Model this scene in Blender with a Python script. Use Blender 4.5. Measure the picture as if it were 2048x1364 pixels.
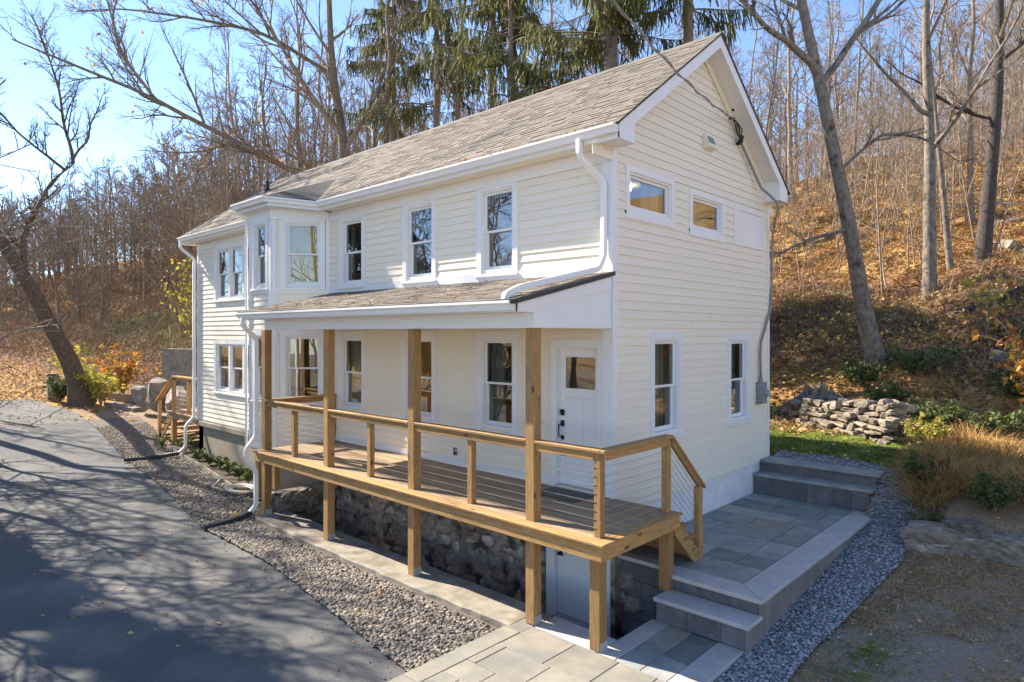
import bpy, math, random
import numpy as np
from mathutils import Vector, Matrix

PI = math.pi
scene = bpy.context.scene
COL = scene.collection
for o in list(bpy.data.objects):
    bpy.data.objects.remove(o)

# ------------------------------------------------------------------ camera, sky, sun, exposure
CAM = (5.1256, -7.4905, 2.29)
cd = bpy.data.cameras.new("camera"); cam = bpy.data.objects.new("camera", cd); COL.objects.link(cam)
cam.location = CAM
cam.rotation_euler = (PI / 2, 0, math.asin(0.6845))
cd.sensor_width = 36; cd.lens = 36 * 1296 / 2048; cd.shift_y = -0.0083
cd.clip_start = 0.1; cd.clip_end = 3000
scene.camera = cam

SUN_EL, SUN_TH = math.radians(38), math.radians(14)
S = Vector((-math.cos(SUN_TH) * math.cos(SUN_EL), -math.sin(SUN_TH) * math.cos(SUN_EL), math.sin(SUN_EL)))
world = bpy.data.worlds.new("World"); scene.world = world; world.use_nodes = True
wn, wl = world.node_tree.nodes, world.node_tree.links
bg = wn["Background"]
sky = wn.new("ShaderNodeTexSky"); sky.sky_type = 'NISHITA'; sky.sun_disc = False
sky.sun_elevation = SUN_EL; sky.sun_rotation = math.atan2(S.x, S.y); sky.altitude = 200
sky.air_density = 0.75; sky.dust_density = 0.0; sky.ozone_density = 2.0
wl.new(sky.outputs[0], bg.inputs[0]); bg.inputs[1].default_value = 0.13
sd = bpy.data.lights.new("sun", 'SUN'); sun = bpy.data.objects.new("sun", sd); COL.objects.link(sun)
sd.energy = 5.0; sd.angle = math.radians(0.5); sd.color = (1.0, 0.89, 0.74)
sun.rotation_euler = S.to_track_quat('Z', 'Y').to_euler()
sun.location = (-30, -6, 30)
vs = scene.view_settings
vs.view_transform = 'Standard'; vs.look = 'None'; vs.gamma = 1; vs.use_curve_mapping = False
vs.exposure = 1.45

# ------------------------------------------------------------------ materials
def mat(name, c1, c2=None, scale=8.0, rough=0.6, stretch=(1, 1, 1), bump=0.0, bscale=None, c3=None, s3=1.5, vary=0.0,
        island=0.0, detail=6, metal=0.0, coord='Object', spots=None, lo=0.35, hi=0.65, t3=(0.5, 0.7), trans=0.0, hue=0.0, spec=0.5):
    m = bpy.data.materials.new(name); m.use_nodes = True
    n, l = m.node_tree.nodes, m.node_tree.links
    b = n["Principled BSDF"]; b.inputs["Roughness"].default_value = rough; b.inputs["Metallic"].default_value = metal
    b.inputs["Specular IOR Level"].default_value = spec
    tc = n.new("ShaderNodeTexCoord"); mp = n.new("ShaderNodeMapping"); mp.inputs["Scale"].default_value = stretch
    if coord == 'World':
        g = n.new("ShaderNodeNewGeometry"); l.new(g.outputs["Position"], mp.inputs[0])
    else:
        l.new(tc.outputs[coord], mp.inputs[0])
    vec = mp.outputs[0]
    if vary > 0 or island > 0:                      # shift the pattern from piece to piece
        oi = n.new("ShaderNodeObjectInfo"); ad = n.new("ShaderNodeVectorMath"); ad.operation = 'ADD'
        mu = n.new("ShaderNodeMath"); mu.operation = 'MULTIPLY'; mu.inputs[1].default_value = 37.0
        l.new(oi.outputs["Random"], mu.inputs[0]); l.new(vec, ad.inputs[0]); l.new(mu.outputs[0], ad.inputs[1]); vec = ad.outputs[0]
    out = None
    if c2 is None:
        rgb = n.new("ShaderNodeRGB"); rgb.outputs[0].default_value = (*c1, 1); out = rgb.outputs[0]
    else:
        no = n.new("ShaderNodeTexNoise"); no.inputs["Scale"].default_value = scale; no.inputs["Detail"].default_value = detail
        no.inputs["Roughness"].default_value = 0.6
        l.new(vec, no.inputs["Vector"])
        r = n.new("ShaderNodeValToRGB"); r.color_ramp.elements[0].color = (*c1, 1); r.color_ramp.elements[1].color = (*c2, 1)
        r.color_ramp.elements[0].position = lo; r.color_ramp.elements[1].position = hi
        l.new(no.outputs[0], r.inputs[0]); out = r.outputs[0]
    if c3 is not None:
        n3 = n.new("ShaderNodeTexNoise"); n3.inputs["Scale"].default_value = s3; n3.inputs["Detail"].default_value = 5
        l.new(vec, n3.inputs["Vector"])
        r3 = n.new("ShaderNodeValToRGB"); r3.color_ramp.elements[0].position = t3[0]; r3.color_ramp.elements[1].position = t3[1]
        l.new(n3.outputs[0], r3.inputs[0])
        mx = n.new("ShaderNodeMixRGB"); l.new(r3.outputs[0], mx.inputs[0]); l.new(out, mx.inputs[1]); mx.inputs[2].default_value = (*c3, 1)
        out = mx.outputs[0]
    if spots is not None:                           # knots
        vo = n.new("ShaderNodeTexVoronoi"); vo.inputs["Scale"].default_value = spots[1]
        mp2 = n.new("ShaderNodeMapping"); mp2.inputs["Scale"].default_value = spots[3]
        l.new(tc.outputs["Object"], mp2.inputs[0]); l.new(mp2.outputs[0], vo.inputs["Vector"])
        r4 = n.new("ShaderNodeValToRGB"); r4.color_ramp.elements[0].position = spots[2]; r4.color_ramp.elements[0].color = (1, 1, 1, 1)
        r4.color_ramp.elements[1].position = spots[2] + 0.05; r4.color_ramp.elements[1].color = (0, 0, 0, 1)
        l.new(vo.outputs["Distance"], r4.inputs[0])
        mx = n.new("ShaderNodeMixRGB"); l.new(r4.outputs[0], mx.inputs[0]); l.new(out, mx.inputs[1]); mx.inputs[2].default_value = (*spots[0], 1)
        out = mx.outputs[0]
    if vary > 0 or island > 0 or hue > 0:
        oi = n.new("ShaderNodeObjectInfo"); gi = n.new("ShaderNodeNewGeometry")
        s = n.new("ShaderNodeMath"); s.operation = 'ADD'; l.new(oi.outputs["Random"], s.inputs[0]); l.new(gi.outputs["Random Per Island"], s.inputs[1])
        fr = n.new("ShaderNodeMath"); fr.operation = 'FRACT'; l.new(s.outputs[0], fr.inputs[0])
        mr = n.new("ShaderNodeMapRange"); v = max(vary, island)
        mr.inputs["To Min"].default_value = 1 - v; mr.inputs["To Max"].default_value = 1 + v
        l.new((fr if island > 0 else oi).outputs[0 if island > 0 else "Random"], mr.inputs["Value"])
        hs = n.new("ShaderNodeHueSaturation"); l.new(mr.outputs[0], hs.inputs["Value"]); l.new(out, hs.inputs["Color"])
        if hue > 0:
            f2 = n.new("ShaderNodeMath"); f2.operation = 'MULTIPLY'; f2.inputs[1].default_value = 7.13; l.new(fr.outputs[0], f2.inputs[0])
            f3 = n.new("ShaderNodeMath"); f3.operation = 'FRACT'; l.new(f2.outputs[0], f3.inputs[0])
            m3 = n.new("ShaderNodeMapRange"); m3.inputs["To Min"].default_value = 0.5 - hue; m3.inputs["To Max"].default_value = 0.5 + hue
            l.new(f3.outputs[0], m3.inputs["Value"]); l.new(m3.outputs[0], hs.inputs["Hue"])
        out = hs.outputs[0]
    l.new(out, b.inputs["Base Color"])
    if bump > 0:
        nb = n.new("ShaderNodeTexNoise"); nb.inputs["Scale"].default_value = bscale or scale * 3; nb.inputs["Detail"].default_value = 6
        l.new(vec, nb.inputs["Vector"])
        bp = n.new("ShaderNodeBump"); bp.inputs["Strength"].default_value = bump; bp.inputs["Distance"].default_value = 0.02
        l.new(nb.outputs[0], bp.inputs["Height"]); l.new(bp.outputs[0], b.inputs["Normal"])
    if trans > 0:
        tr = n.new("ShaderNodeBsdfTranslucent"); l.new(out, tr.inputs[0])
        ms = n.new("ShaderNodeMixShader"); ms.inputs[0].default_value = trans
        l.new(b.outputs[0], ms.inputs[1]); l.new(tr.outputs[0], ms.inputs[2]); l.new(ms.outputs[0], n["Material Output"].inputs[0])
    return m

M = {}
M['siding'] = mat("siding_paint", (.80, .735, .605), (.825, .765, .635), 3, .55, vary=.015, bump=.08, bscale=60)
M['trim'] = mat("white_trim_paint", (.77, .77, .77), (.80, .80, .79), 2, .45)
M['gutter'] = mat("white_gutter_metal", (.80, .795, .78), (.83, .825, .81), 2, .35)
WC = ((.26, .145, .05), (.42, .25, .095))
KN = (.10, .045, .018)
M['wood_z'] = mat("cedar_upright", *WC, 14, .6, (4, 4, .35), .2, 40, vary=.24, spots=(KN, 1.0, .085, (5, 5, 2.2)))
M['wood_x'] = mat("cedar_along_front", *WC, 14, .6, (.35, 4, 4), .2, 40, vary=.24, spots=(KN, 1.0, .085, (2.0, 5, 5)))
M['wood_y'] = mat("cedar_along_side", *WC, 14, .6, (4, .35, 4), .2, 40, vary=.24, spots=(KN, 1.0, .085, (5, 2.0, 5)))
M['deck'] = mat("deck_board_wood", (.30, .20, .115), (.43, .31, .19), 12, .65, (.3, 5, 5), .2, 40, vary=.16, c3=(.17, .13, .095), s3=1.1)
M['shingle'] = mat("asphalt_shingle", (.16, .134, .108), (.255, .218, .178), 55, .9, bump=.5, bscale=160, island=.17, coord='World', c3=(.135, .12, .105), s3=.9, t3=(.52, .75))
M['shingle_dark'] = mat("roof_edge_dark", (.035, .033, .032), (.07, .065, .06), 40, .8)
M['asphalt'] = mat("driveway_asphalt", (.056, .060, .065), (.112, .117, .122), 42, .88, bump=.45, bscale=190, c3=(.16, .155, .145), s3=.9, t3=(.47, .74), detail=12, lo=.3, hi=.7)
M['concrete'] = mat("aged_concrete", (.21, .185, .145), (.33, .295, .24), 5, .85, bump=.35, bscale=45, c3=(.12, .10, .078), s3=2.1, t3=(.52, .74))
M['foundation'] = mat("parged_foundation", (.26, .215, .16), (.34, .29, .225), 2.6, .85, bump=.2, bscale=30, c3=(.27, .23, .18), s3=1.2)
M['whitewash'] = mat("painted_foundation", (.68, .66, .67), (.78, .76, .76), 4, .7, bump=.25, bscale=22)
M['stone'] = mat("fieldstone", (.12, .095, .075), (.33, .27, .21), 5, .85, bump=.6, bscale=18, vary=.35, c3=(.42, .38, .32), s3=2.6, t3=(.58, .72), hue=.02)
M['stone_dark'] = mat("foundation_stone", (.19, .128, .088), (.46, .33, .23), 4, .85, bump=.7, bscale=20, vary=.3, c3=(.55, .50, .45), s3=2.6, t3=(.54, .64), coord="World", hue=.015)
M['mortar'] = mat("old_mortar", (.20, .155, .12), (.42, .35, .285), 5, .9, bump=.6, bscale=30, c3=(.06, .045, .037), s3=3, t3=(.45, .6))
M['blue'] = mat("bluestone", (.21, .225, .22), (.33, .335, .315), 3.5, .6, bump=.12, bscale=25, vary=.15, c3=(.255, .225, .175), s3=.7, t3=(.58, .75), hue=.015)
M['blue2'] = mat('tan_bluestone', (.25, .225, .18), (.345, .31, .255), 3.5, .6, bump=.12, bscale=25, vary=.18, c3=(.22, .23, .22), s3=1.2, t3=(.5, .75))
M['blue3'] = mat('green_bluestone', (.15, .175, .16), (.235, .26, .24), 3.5, .6, bump=.12, bscale=25, vary=.2)
M['bluetan'] = mat("tan_flagstone", (.215, .20, .165), (.30, .275, .225), 3, .65, bump=.15, bscale=25, vary=.12, c3=(.19, .19, .175), s3=1.6, t3=(.5, .72), hue=.012)
M['border'] = mat("pale_border_stone", (.40, .38, .37), (.50, .475, .46), 4, .65, bump=.15, bscale=30, vary=.06)
M['block'] = mat("dark_concrete_block", (.105, .105, .115), (.17, .165, .17), 6, .8, bump=.4, bscale=50, vary=.12, c3=(.24, .235, .23), s3=5, t3=(.66, .78))
M['blockwall'] = mat("rendered_wall", (.155, .14, .13), (.24, .22, .205), 5, .85, bump=.4, bscale=40, c3=(.36, .35, .34), s3=4, t3=(.7, .8), stretch=(1, 1, .5))
M['gravel'] = mat("river_pebble", (.15, .125, .10), (.27, .23, .19), 20, .8, island=.5, hue=.02, coord='World')
M['gravelbase'] = mat("gravel_bed_soil", (.10, .085, .068), (.19, .165, .14), 60, .95, bump=.8, bscale=90)
M['chips'] = mat("blue_stone_chip", (.19, .193, .205), (.35, .352, .37), 20, .75, island=.55, hue=.02, coord='World')
M['chipbase'] = mat("chip_bed_soil", (.10, .10, .11), (.20, .20, .215), 70, .95, bump=.9, bscale=80)
M['mulch'] = mat("dark_mulch", (.04, .028, .02), (.10, .072, .05), 60, .95, bump=.9, bscale=90)
M['black'] = mat("black_plastic", (.018, .018, .02), (.03, .03, .033), 10, .5)
M['iron'] = mat("dark_bronze_metal", (.02, .018, .018), (.03, .028, .026), 10, .4, metal=.6)
M['steel'] = mat("stainless_cable", (.70, .68, .64), None, rough=.3, metal=.9)
M['galv'] = mat("galvanised_steel", (.42, .42, .42), (.52, .52, .52), 8, .5, metal=.4)
M['meter'] = mat("grey_enamel", (.20, .21, .22), (.25, .26, .27), 6, .45)
M['cablegrey'] = mat("grey_cable", (.20, .195, .19), (.27, .26, .25), 8, .6)
M['hose'] = mat("pale_hose", (.46, .44, .38), (.55, .52, .46), 8, .55)
M['interior'] = mat("tan_interior_paint", (.52, .40, .25), (.56, .44, .28), 2, .8)
M['ceil'] = mat("interior_ceiling", (.7, .66, .58), None)
M['floor'] = mat("interior_floor", (.22, .13, .07), (.30, .19, .10), 6, .5, (.3, 4, 4))
M['curtain'] = mat("sheer_curtain", (.66, .67, .58), (.74, .75, .66), 6, .8, trans=.3)
M['blind'] = mat("yellow_roller_blind", (.66, .47, .06), (.72, .53, .09), 3, .8, trans=.2)
M['furn'] = mat("dark_furniture", (.05, .03, .02), (.08, .05, .03), 6, .5)
M['bark'] = mat("grey_brown_bark", (.15, .11, .075), (.33, .26, .19), 9, .9, (3, 3, .7), .9, 22, vary=.22, c3=(.33, .29, .24), s3=2.2, t3=(.6, .75))
M['beech'] = mat("smooth_grey_bark", (.125, .105, .085), (.255, .22, .18), 6, .85, (1.5, 1.5, 1), .7, 18, c3=(.06, .05, .042), s3=3.4, t3=(.56, .68))
M['barkdark'] = mat("dark_bark", (.035, .028, .026), (.095, .08, .07), 8, .9, (3, 3, .7), .9, 22, c3=(.24, .22, .2), s3=7, t3=(.66, .74))
M['barkmid'] = mat('brown_ridged_bark', (.07, .05, .038), (.17, .13, .10), 8, .9, (3, 3, .7), .9, 22, c3=(.22, .18, .15), s3=3, t3=(.6, .74))
M['twig'] = mat("twig_bark", (.17, .125, .09), (.31, .245, .18), 3, .85, vary=.25)
M['spruce'] = mat("spruce_needle", (.075, .088, .026), (.21, .205, .06), 1.3, .75, island=.4, hue=.02, trans=.3, coord='World')
M['leaf_o'] = mat("orange_leaf", (.42, .17, .035), (.52, .30, .06), 3, .7, island=.35, hue=.03, trans=.35)
M['leaf_y'] = mat("yellow_leaf", (.45, .36, .05), (.36, .36, .07), 3, .7, island=.35, hue=.03, trans=.35)
M['leaf_y2'] = mat('olive_leaf', (.26, .22, .06), (.42, .31, .10), 3, .7, island=.4, hue=.02, trans=.3)
M['leaf_g'] = mat("green_leaf", (.055, .085, .022), (.13, .155, .04), 3, .65, island=.4, hue=.02, trans=.3)
M['litter'] = mat("fallen_leaf", (.36, .19, .07), (.54, .35, .16), 3, .8, island=.5, hue=.022, trans=.15)
M['brush'] = mat("dead_brush", (.26, .165, .09), (.42, .295, .165), 3, .85, island=.45, hue=.012)
M['brushred'] = mat("dead_bramble", (.21, .12, .085), (.36, .225, .155), 3, .85, island=.45, hue=.012)
M['straw'] = mat("dry_grass", (.36, .205, .065), (.54, .345, .12), 3, .8, island=.35, trans=.25)
M['oliveb'] = mat('olive_blade', (.10, .125, .03), (.19, .19, .06), 3, .8, island=.4)
M['yardgrass'] = mat('matted_dead_grass', (.30, .185, .085), (.44, .30, .15), 3, .85, island=.45)
M['grassb'] = mat("lawn_blade", (.15, .21, .028), (.29, .33, .06), 3, .7, island=.4, trans=.35)
M['wallstone'] = mat('weathered_wall_stone', (.13, .105, .08), (.34, .285, .22), 6, .9, bump=.8, bscale=22, vary=.4, c3=(.45, .40, .33), s3=3.5, t3=(.6, .72), hue=.02)
M['timber'] = mat("weathered_timber", (.19, .165, .13), (.28, .245, .20), 8, .85, (.5, 3, 3), .3, 30)
M['boulder'] = mat("pale_boulder", (.17, .145, .12), (.34, .295, .25), 3.5, .85, bump=.5, bscale=14, vary=.1)
M['lamp'] = bpy.data.materials.new("lamp_glow"); M['lamp'].use_nodes = True
_b = M['lamp'].node_tree.nodes["Principled BSDF"]
_b.inputs["Base Color"].default_value = (.9, .7, .4, 1); _b.inputs["Emission Color"].default_value = (1, .72, .38, 1); _b.inputs["Emission Strength"].default_value = 10
def glass_mat():
    m = bpy.data.materials.new("window_glass"); m.use_nodes = True; n, l = m.node_tree.nodes, m.node_tree.links
    n.remove(n["Principled BSDF"])
    t = n.new("ShaderNodeBsdfTransparent"); t.inputs[0].default_value = (.80, .84, .82, 1)
    g = n.new("ShaderNodeBsdfGlossy"); g.inputs["Roughness"].default_value = 0.0; g.inputs[0].default_value = (.95, .97, 1, 1)
    f = n.new("ShaderNodeFresnel"); f.inputs[0].default_value = 2.5
    mx = n.new("ShaderNodeMixShader"); l.new(f.outputs[0], mx.inputs[0]); l.new(t.outputs[0], mx.inputs[1]); l.new(g.outputs[0], mx.inputs[2])
    no = n.new("ShaderNodeTexNoise"); no.inputs["Scale"].default_value = 2.2; no.inputs["Detail"].default_value = 1
    tc = n.new("ShaderNodeTexCoord"); l.new(tc.outputs["Object"], no.inputs["Vector"])
    bp = n.new("ShaderNodeBump"); bp.inputs["Strength"].default_value = .05; bp.inputs["Distance"].default_value = .02
    l.new(no.outputs[0], bp.inputs["Height"]); l.new(bp.outputs[0], g.inputs["Normal"])
    l.new(mx.outputs[0], n["Material Output"].inputs[0]); return m
M['glass'] = glass_mat()

# ------------------------------------------------------------------ mesh helpers
def mesh_np(name, v, quads=None, tris=None, smooth=False):
    me = bpy.data.meshes.new(name)
    v = np.asarray(v, dtype=np.float32).reshape(-1, 3)
    nq = 0 if quads is None else len(quads); nt = 0 if tris is None else len(tris)
    me.vertices.add(len(v)); me.vertices.foreach_set("co", v.ravel())
    idx = []
    if nq: idx.append(np.asarray(quads, dtype=np.int32).ravel())
    if nt: idx.append(np.asarray(tris, dtype=np.int32).ravel())
    idx = np.concatenate(idx)
    me.loops.add(len(idx)); me.loops.foreach_set("vertex_index", idx)
    st = np.concatenate([np.arange(nq) * 4, nq * 4 + np.arange(nt) * 3]).astype(np.int32)
    tot = np.concatenate([np.full(nq, 4), np.full(nt, 3)]).astype(np.int32)
    me.polygons.add(nq + nt); me.polygons.foreach_set("loop_start", st); me.polygons.foreach_set("loop_total", tot)
    me.polygons.foreach_set("use_smooth", np.full(nq + nt, bool(smooth)))
    me.update(calc_edges=True); me.validate()
    return me

class Fr:                                            # local frame: u along a wall, d outwards, z up
    def __init__(s, o=(0, 0), u=(1, 0), n=(0, -1)):
        s.o, s.u, s.n = o, u, n
    def __call__(s, u, d, z):
        return (s.o[0] + s.u[0] * u + s.n[0] * d, s.o[1] + s.u[1] * u + s.n[1] * d, z)
ID = Fr((0, 0), (1, 0), (0, 1))

class MB:
    def __init__(s, fr=ID): s.v, s.f, s.fr = [], [], fr
    def add(s, vs, fs):
        b = len(s.v); s.v += [tuple(p) for p in vs]; s.f += [tuple(b + i for i in f) for f in fs]; return s
    def box(s, u0, u1, d0, d1, z0, z1):
        p = [s.fr(u, d, z) for z in (z0, z1) for d in (d0, d1) for u in (u0, u1)]
        return s.add(p, [(0, 2, 3, 1), (4, 5, 7, 6), (0, 1, 5, 4), (2, 6, 7, 3), (0, 4, 6, 2), (1, 3, 7, 5)])
    def quad(s, *p): return s.add(p, [tuple(range(len(p)))])
    def prism(s, poly, vec):                         # world polygon pushed along vec
        n = len(poly); q = [tuple(a[i] + vec[i] for i in range(3)) for a in poly]
        return s.add(list(poly) + q, [tuple(range(n))[::-1], tuple(range(n, 2 * n))] + [(i, (i + 1) % n, n + (i + 1) % n, n + i) for i in range(n)])
    def tube(s, pts, r, sides=8, rx=None, cap=True):
        pts = [Vector(p) for p in pts]; n = len(pts); b = len(s.v); rr = r if hasattr(r, '__len__') else [r] * n
        ref = None
        for i, p in enumerate(pts):
            d = (pts[min(i + 1, n - 1)] - pts[max(i - 1, 0)]).normalized()
            if ref is None: ref = Vector((0, 0, 1)) if abs(d.z) < .9 else Vector((1, 0, 0))
            a = d.cross(ref).normalized(); c = a.cross(d).normalized(); ref = c
            for k in range(sides):
                t = 2 * PI * (k + .5) / sides
                s.v.append(tuple(p + a * math.cos(t) * rr[i] + c * math.sin(t) * (rx if rx else rr[i])))
        for i in range(n - 1):
            for k in range(sides):
                s.f.append((b + i * sides + k, b + i * sides + (k + 1) % sides, b + (i + 1) * sides + (k + 1) % sides, b + (i + 1) * sides + k))
        if cap: s.f.append(tuple(b + k for k in range(sides))[::-1]); s.f.append(tuple(b + (n - 1) * sides + k for k in range(sides)))
        return s
    def mesh(s, name):
        me = bpy.data.meshes.new(name); me.from_pydata(s.v, [], s.f); me.update(); return me

def wloc(o):
    L = Vector((0, 0, 0))
    while o is not None:
        if o.type == 'EMPTY': return Vector(o.location)
        o = o.parent
    return L
def put(name, me, m, parent=None, loc=None, rot=None, scale=None, bevel=0, smooth=False, **props):
    o = bpy.data.objects.new(name, me); COL.objects.link(o)
    if m is not None and len(me.materials) == 0: me.materials.append(m)
    if loc is not None: o.location = loc
    if rot is not None: o.rotation_euler = rot
    if scale is not None: o.scale = scale
    if parent is not None:
        o.parent = parent
        if parent.type == 'EMPTY': o.matrix_parent_inverse = Matrix.Translation(-Vector(parent.location))
    if bevel:
        b = o.modifiers.new("edge", 'BEVEL'); b.width = bevel; b.segments = 1; b.limit_method = 'ANGLE'
    if smooth:
        for p in me.polygons: p.use_smooth = True
    for k, v in props.items(): o[k] = v
    return o
def part(name, mb, m, parent, **kw): return put(name, mb.mesh(name), m, parent, **kw)
def thing(name, label, cat, loc=(0, 0, 0), group=None):
    o = bpy.data.objects.new(name, None); COL.objects.link(o); o.location = loc; o.empty_display_size = .2
    o['label'] = label; o['category'] = cat
    if group: o['group'] = group
    return o
def tag(o, label, cat, group=None):
    o['label'] = label; o['category'] = cat
    if group: o['group'] = group
    return o

# ------------------------------------------------------------------ terrain
def sstep(a, b, x):
    t = np.clip((np.asarray(x, float) - a) / (b - a), 0, 1); return t * t * (3 - 2 * t)
def yb(X): return np.interp(X, [-100, -60, -40, -28, -21, -15, 60], [-8, -1, 2.2, 3.0, 2.8, 6.5, 6.5])
def hgt(X, Y):
    X = np.asarray(X, float); Y = np.asarray(Y, float)
    left = -1.40 + .06 * np.clip(-16 - X, 0, 60)
    right = np.interp(Y, [-3, -1.5, -.1, 4.3, 5.3, 6.5, 12], [-1.40, -1.38, -1.30, -.88, -.25, -.1, -.1])
    far = np.where(X > 3, np.interp(Y, [-3, -1.5, -.1, 3.6, 4.1, 5.5, 12], [-1.40, -1.38, -1.30, -.92, -.50, -.2, -.1]), right)
    rb = right + (far - right) * sstep(2.7, 3.2, X)
    w = sstep(-19, -14, X) * sstep(-2.2, -1.2, Y + 0 * X)
    w = np.where(X > .5, 1.0, w)
    front = np.where((X < 1.5) & (Y < .2), left, rb)
    w2 = sstep(-19, -14, X)
    base = np.where(Y < .2, left + (rb - left) * sstep(1.2, 2.2, X), left + (rb - left) * np.maximum(w2 * sstep(.2, 5.4, Y), sstep(-1, 1, X)))
    s = Y - yb(X)
    hr = np.interp(s, [0, 2.5, 3.5, 5, 7, 47, 95, 200], [0, .35, .6, 1.7, 2.7, 17.0, 23, 27])
    hl = np.interp(s, [0, 1.5, 5, 45, 95, 200], [0, 1.2, 2.2, 15, 22, 26])
    wl_ = sstep(-18, -12, X)
    hill = hl + (hr - hl) * wl_
    n = (np.sin(X * .35 + 1.3) * np.cos(Y * .31) * .35 + np.sin(X * .9 + Y * .7) * .2 + np.sin(X * 2.3 - Y * 1.7) * .09 + np.sin(X * 3.7 + Y * 2.9 + 2) * .05) * np.clip(s / 8, 0, 1)
    return base + hill + n
def h1(x, y): return float(hgt(x, y))

def lines(segs):
    out = []
    for a, b, st in segs: out += list(np.arange(a, b, st))
    return np.array(sorted(set(np.round(out, 4))))
gx = lines([(-160, -60, 5), (-60, -30, 1.2), (-30, -16, .5), (-16, 6, .2), (6, 20, .7), (20, 100, 4)])
gy = lines([(-90, -30, 5), (-30, -8, 1.5), (-8, -3, .4), (-3, 12, .2), (12, 25, .5), (25, 60, 1.2), (60, 160, 4)])
GX, GY = np.meshgrid(gx, gy, indexing='ij')
GZ = hgt(GX, GY)
GZ += np.where(GY > 6, .06, .012) * np.sin(GX * 5.1 + GY * 3.3) * np.sin(GY * 6.7 - GX * 2.1)
hole = ((GX > -14.3) & (GX < -.0) & (GY > .15) & (GY < 5.3)) | ((GX > -6.9) & (GX < 2.0) & (GY > -1.25) & (GY < 4.9)) | ((GX > -.2) & (GX < 1.9) & (GY > -1.6) & (GY < 0))
GZ = np.where(hole, -3.0, GZ)
I = np.arange(len(gx) * len(gy)).reshape(len(gx), len(gy))
q = np.stack([I[:-1, :-1], I[1:, :-1], I[1:, 1:], I[:-1, 1:]], -1).reshape(-1, 4)
me = mesh_np("ground", np.stack([GX, GY, GZ], -1), q, smooth=True)
sh = GY - yb(GX)
grassm = np.clip(sstep(5.35, 5.8, GY) * (1 - sstep(9.0, 10.2, GY + .25 * GX)) * sstep(-3, -1.5, GX) * (1 - sstep(1.9, 2.6, GX - .2 * (GY - 5.5))), 0, 1)
grassm = np.maximum(grassm, .42 * sstep(-1.4, -.6, GY) * (1 - sstep(.8, 1.4, GY)) * sstep(2.7, 2.9, GX) * (1 - sstep(3.2, 3.7, GX)))
grassm = np.maximum(grassm, 1.3 * np.exp(-(((GX + 40) / 8) ** 2 + ((GY - 6.5) / 3.5) ** 2)))
litm = np.maximum(sstep(.5, 4, sh), sstep(-24, -29, GX))
redm = np.clip(np.exp(-((sh - 7.5) / 3.0) ** 2) * sstep(-8, 0, GX) + np.exp(-((sh - 1) / 1.2) ** 2) * (1 - sstep(-20, -17, GX)), 0, 1)
ca = me.color_attributes.new("region", 'FLOAT_COLOR', 'POINT')
ca.data.foreach_set("color", np.stack([litm, grassm, redm, np.ones_like(litm)], -1).astype(np.float32).ravel())
def ground_mat():
    m = bpy.data.materials.new("ground_cover"); m.use_nodes = True; n, l = m.node_tree.nodes, m.node_tree.links
    b = n["Principled BSDF"]; b.inputs["Roughness"].default_value = .95; b.inputs["Specular IOR Level"].default_value = .15
    tc = n.new("ShaderNodeTexCoord")
    def noise(sc, det=7):
        x = n.new("ShaderNodeTexNoise"); x.inputs["Scale"].default_value = sc; x.inputs["Detail"].default_value = det; x.inputs["Roughness"].default_value = .65
        l.new(tc.outputs["Object"], x.inputs["Vector"]); return x.outputs[0]
    def ramp(src, *st):
        r = n.new("ShaderNodeValToRGB"); e = r.color_ramp.elements
        e[0].position, e[0].color = st[0][0], (*st[0][1], 1); e[1].position, e[1].color = st[-1][0], (*st[-1][1], 1)
        for p, c in st[1:-1]:
            k = e.new(p); k.color = (*c, 1)
        l.new(src, r.inputs[0]); return r.outputs[0]
    def mix(f, a, b_):
        x = n.new("ShaderNodeMixRGB"); l.new(f, x.inputs[0]); l.new(a, x.inputs[1]); l.new(b_, x.inputs[2]); return x.outputs[0]
    at = n.new("ShaderNodeAttribute"); at.attribute_name = "region"
    sp = n.new("ShaderNodeSeparateColor"); l.new(at.outputs["Color"], sp.inputs[0])
    soil = ramp(noise(26), (.3, (.17, .11, .062)), (.5, (.33, .225, .13)), (.68, (.47, .345, .21)))
    soil2 = ramp(noise(34), (.3, (.22, .175, .135)), (.66, (.42, .35, .285)))
    soil = mix(ramp(noise(.55, 4), (.45, (0, 0, 0)), (.6, (1, 1, 1))), soil, soil2)
    lit = ramp(noise(14), (.28, (.19, .105, .045)), (.45, (.38, .22, .08)), (.58, (.52, .32, .12)), (.75, (.62, .45, .23)))
    gr = ramp(noise(40), (.3, (.08, .125, .02)), (.55, (.17, .22, .04)), (.75, (.28, .28, .085)))
    red = ramp(noise(17), (.3, (.10, .055, .042)), (.55, (.25, .145, .095)), (.75, (.38, .25, .16)))
    def edge(sock):
        x = n.new("ShaderNodeMath"); x.operation = 'ADD'; l.new(sock, x.inputs[0]); l.new(noise(3.2), x.inputs[1])
        return ramp(x.outputs[0], (.85, (0, 0, 0)), (1.1, (1, 1, 1)))
    c = mix(edge(sp.outputs[0]), soil, lit); c = mix(edge(sp.outputs[2]), c, red); c = mix(edge(sp.outputs[1]), c, gr)
    l.new(c, b.inputs["Base Color"])
    bp = n.new("ShaderNodeBump"); bp.inputs["Strength"].default_value = .9; bp.inputs["Distance"].default_value = .05
    l.new(noise(30), bp.inputs["Height"]); l.new(bp.outputs[0], b.inputs["Normal"])
    return m
M['ground'] = ground_mat()
put("ground", me, M['ground'], kind='structure')

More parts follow.
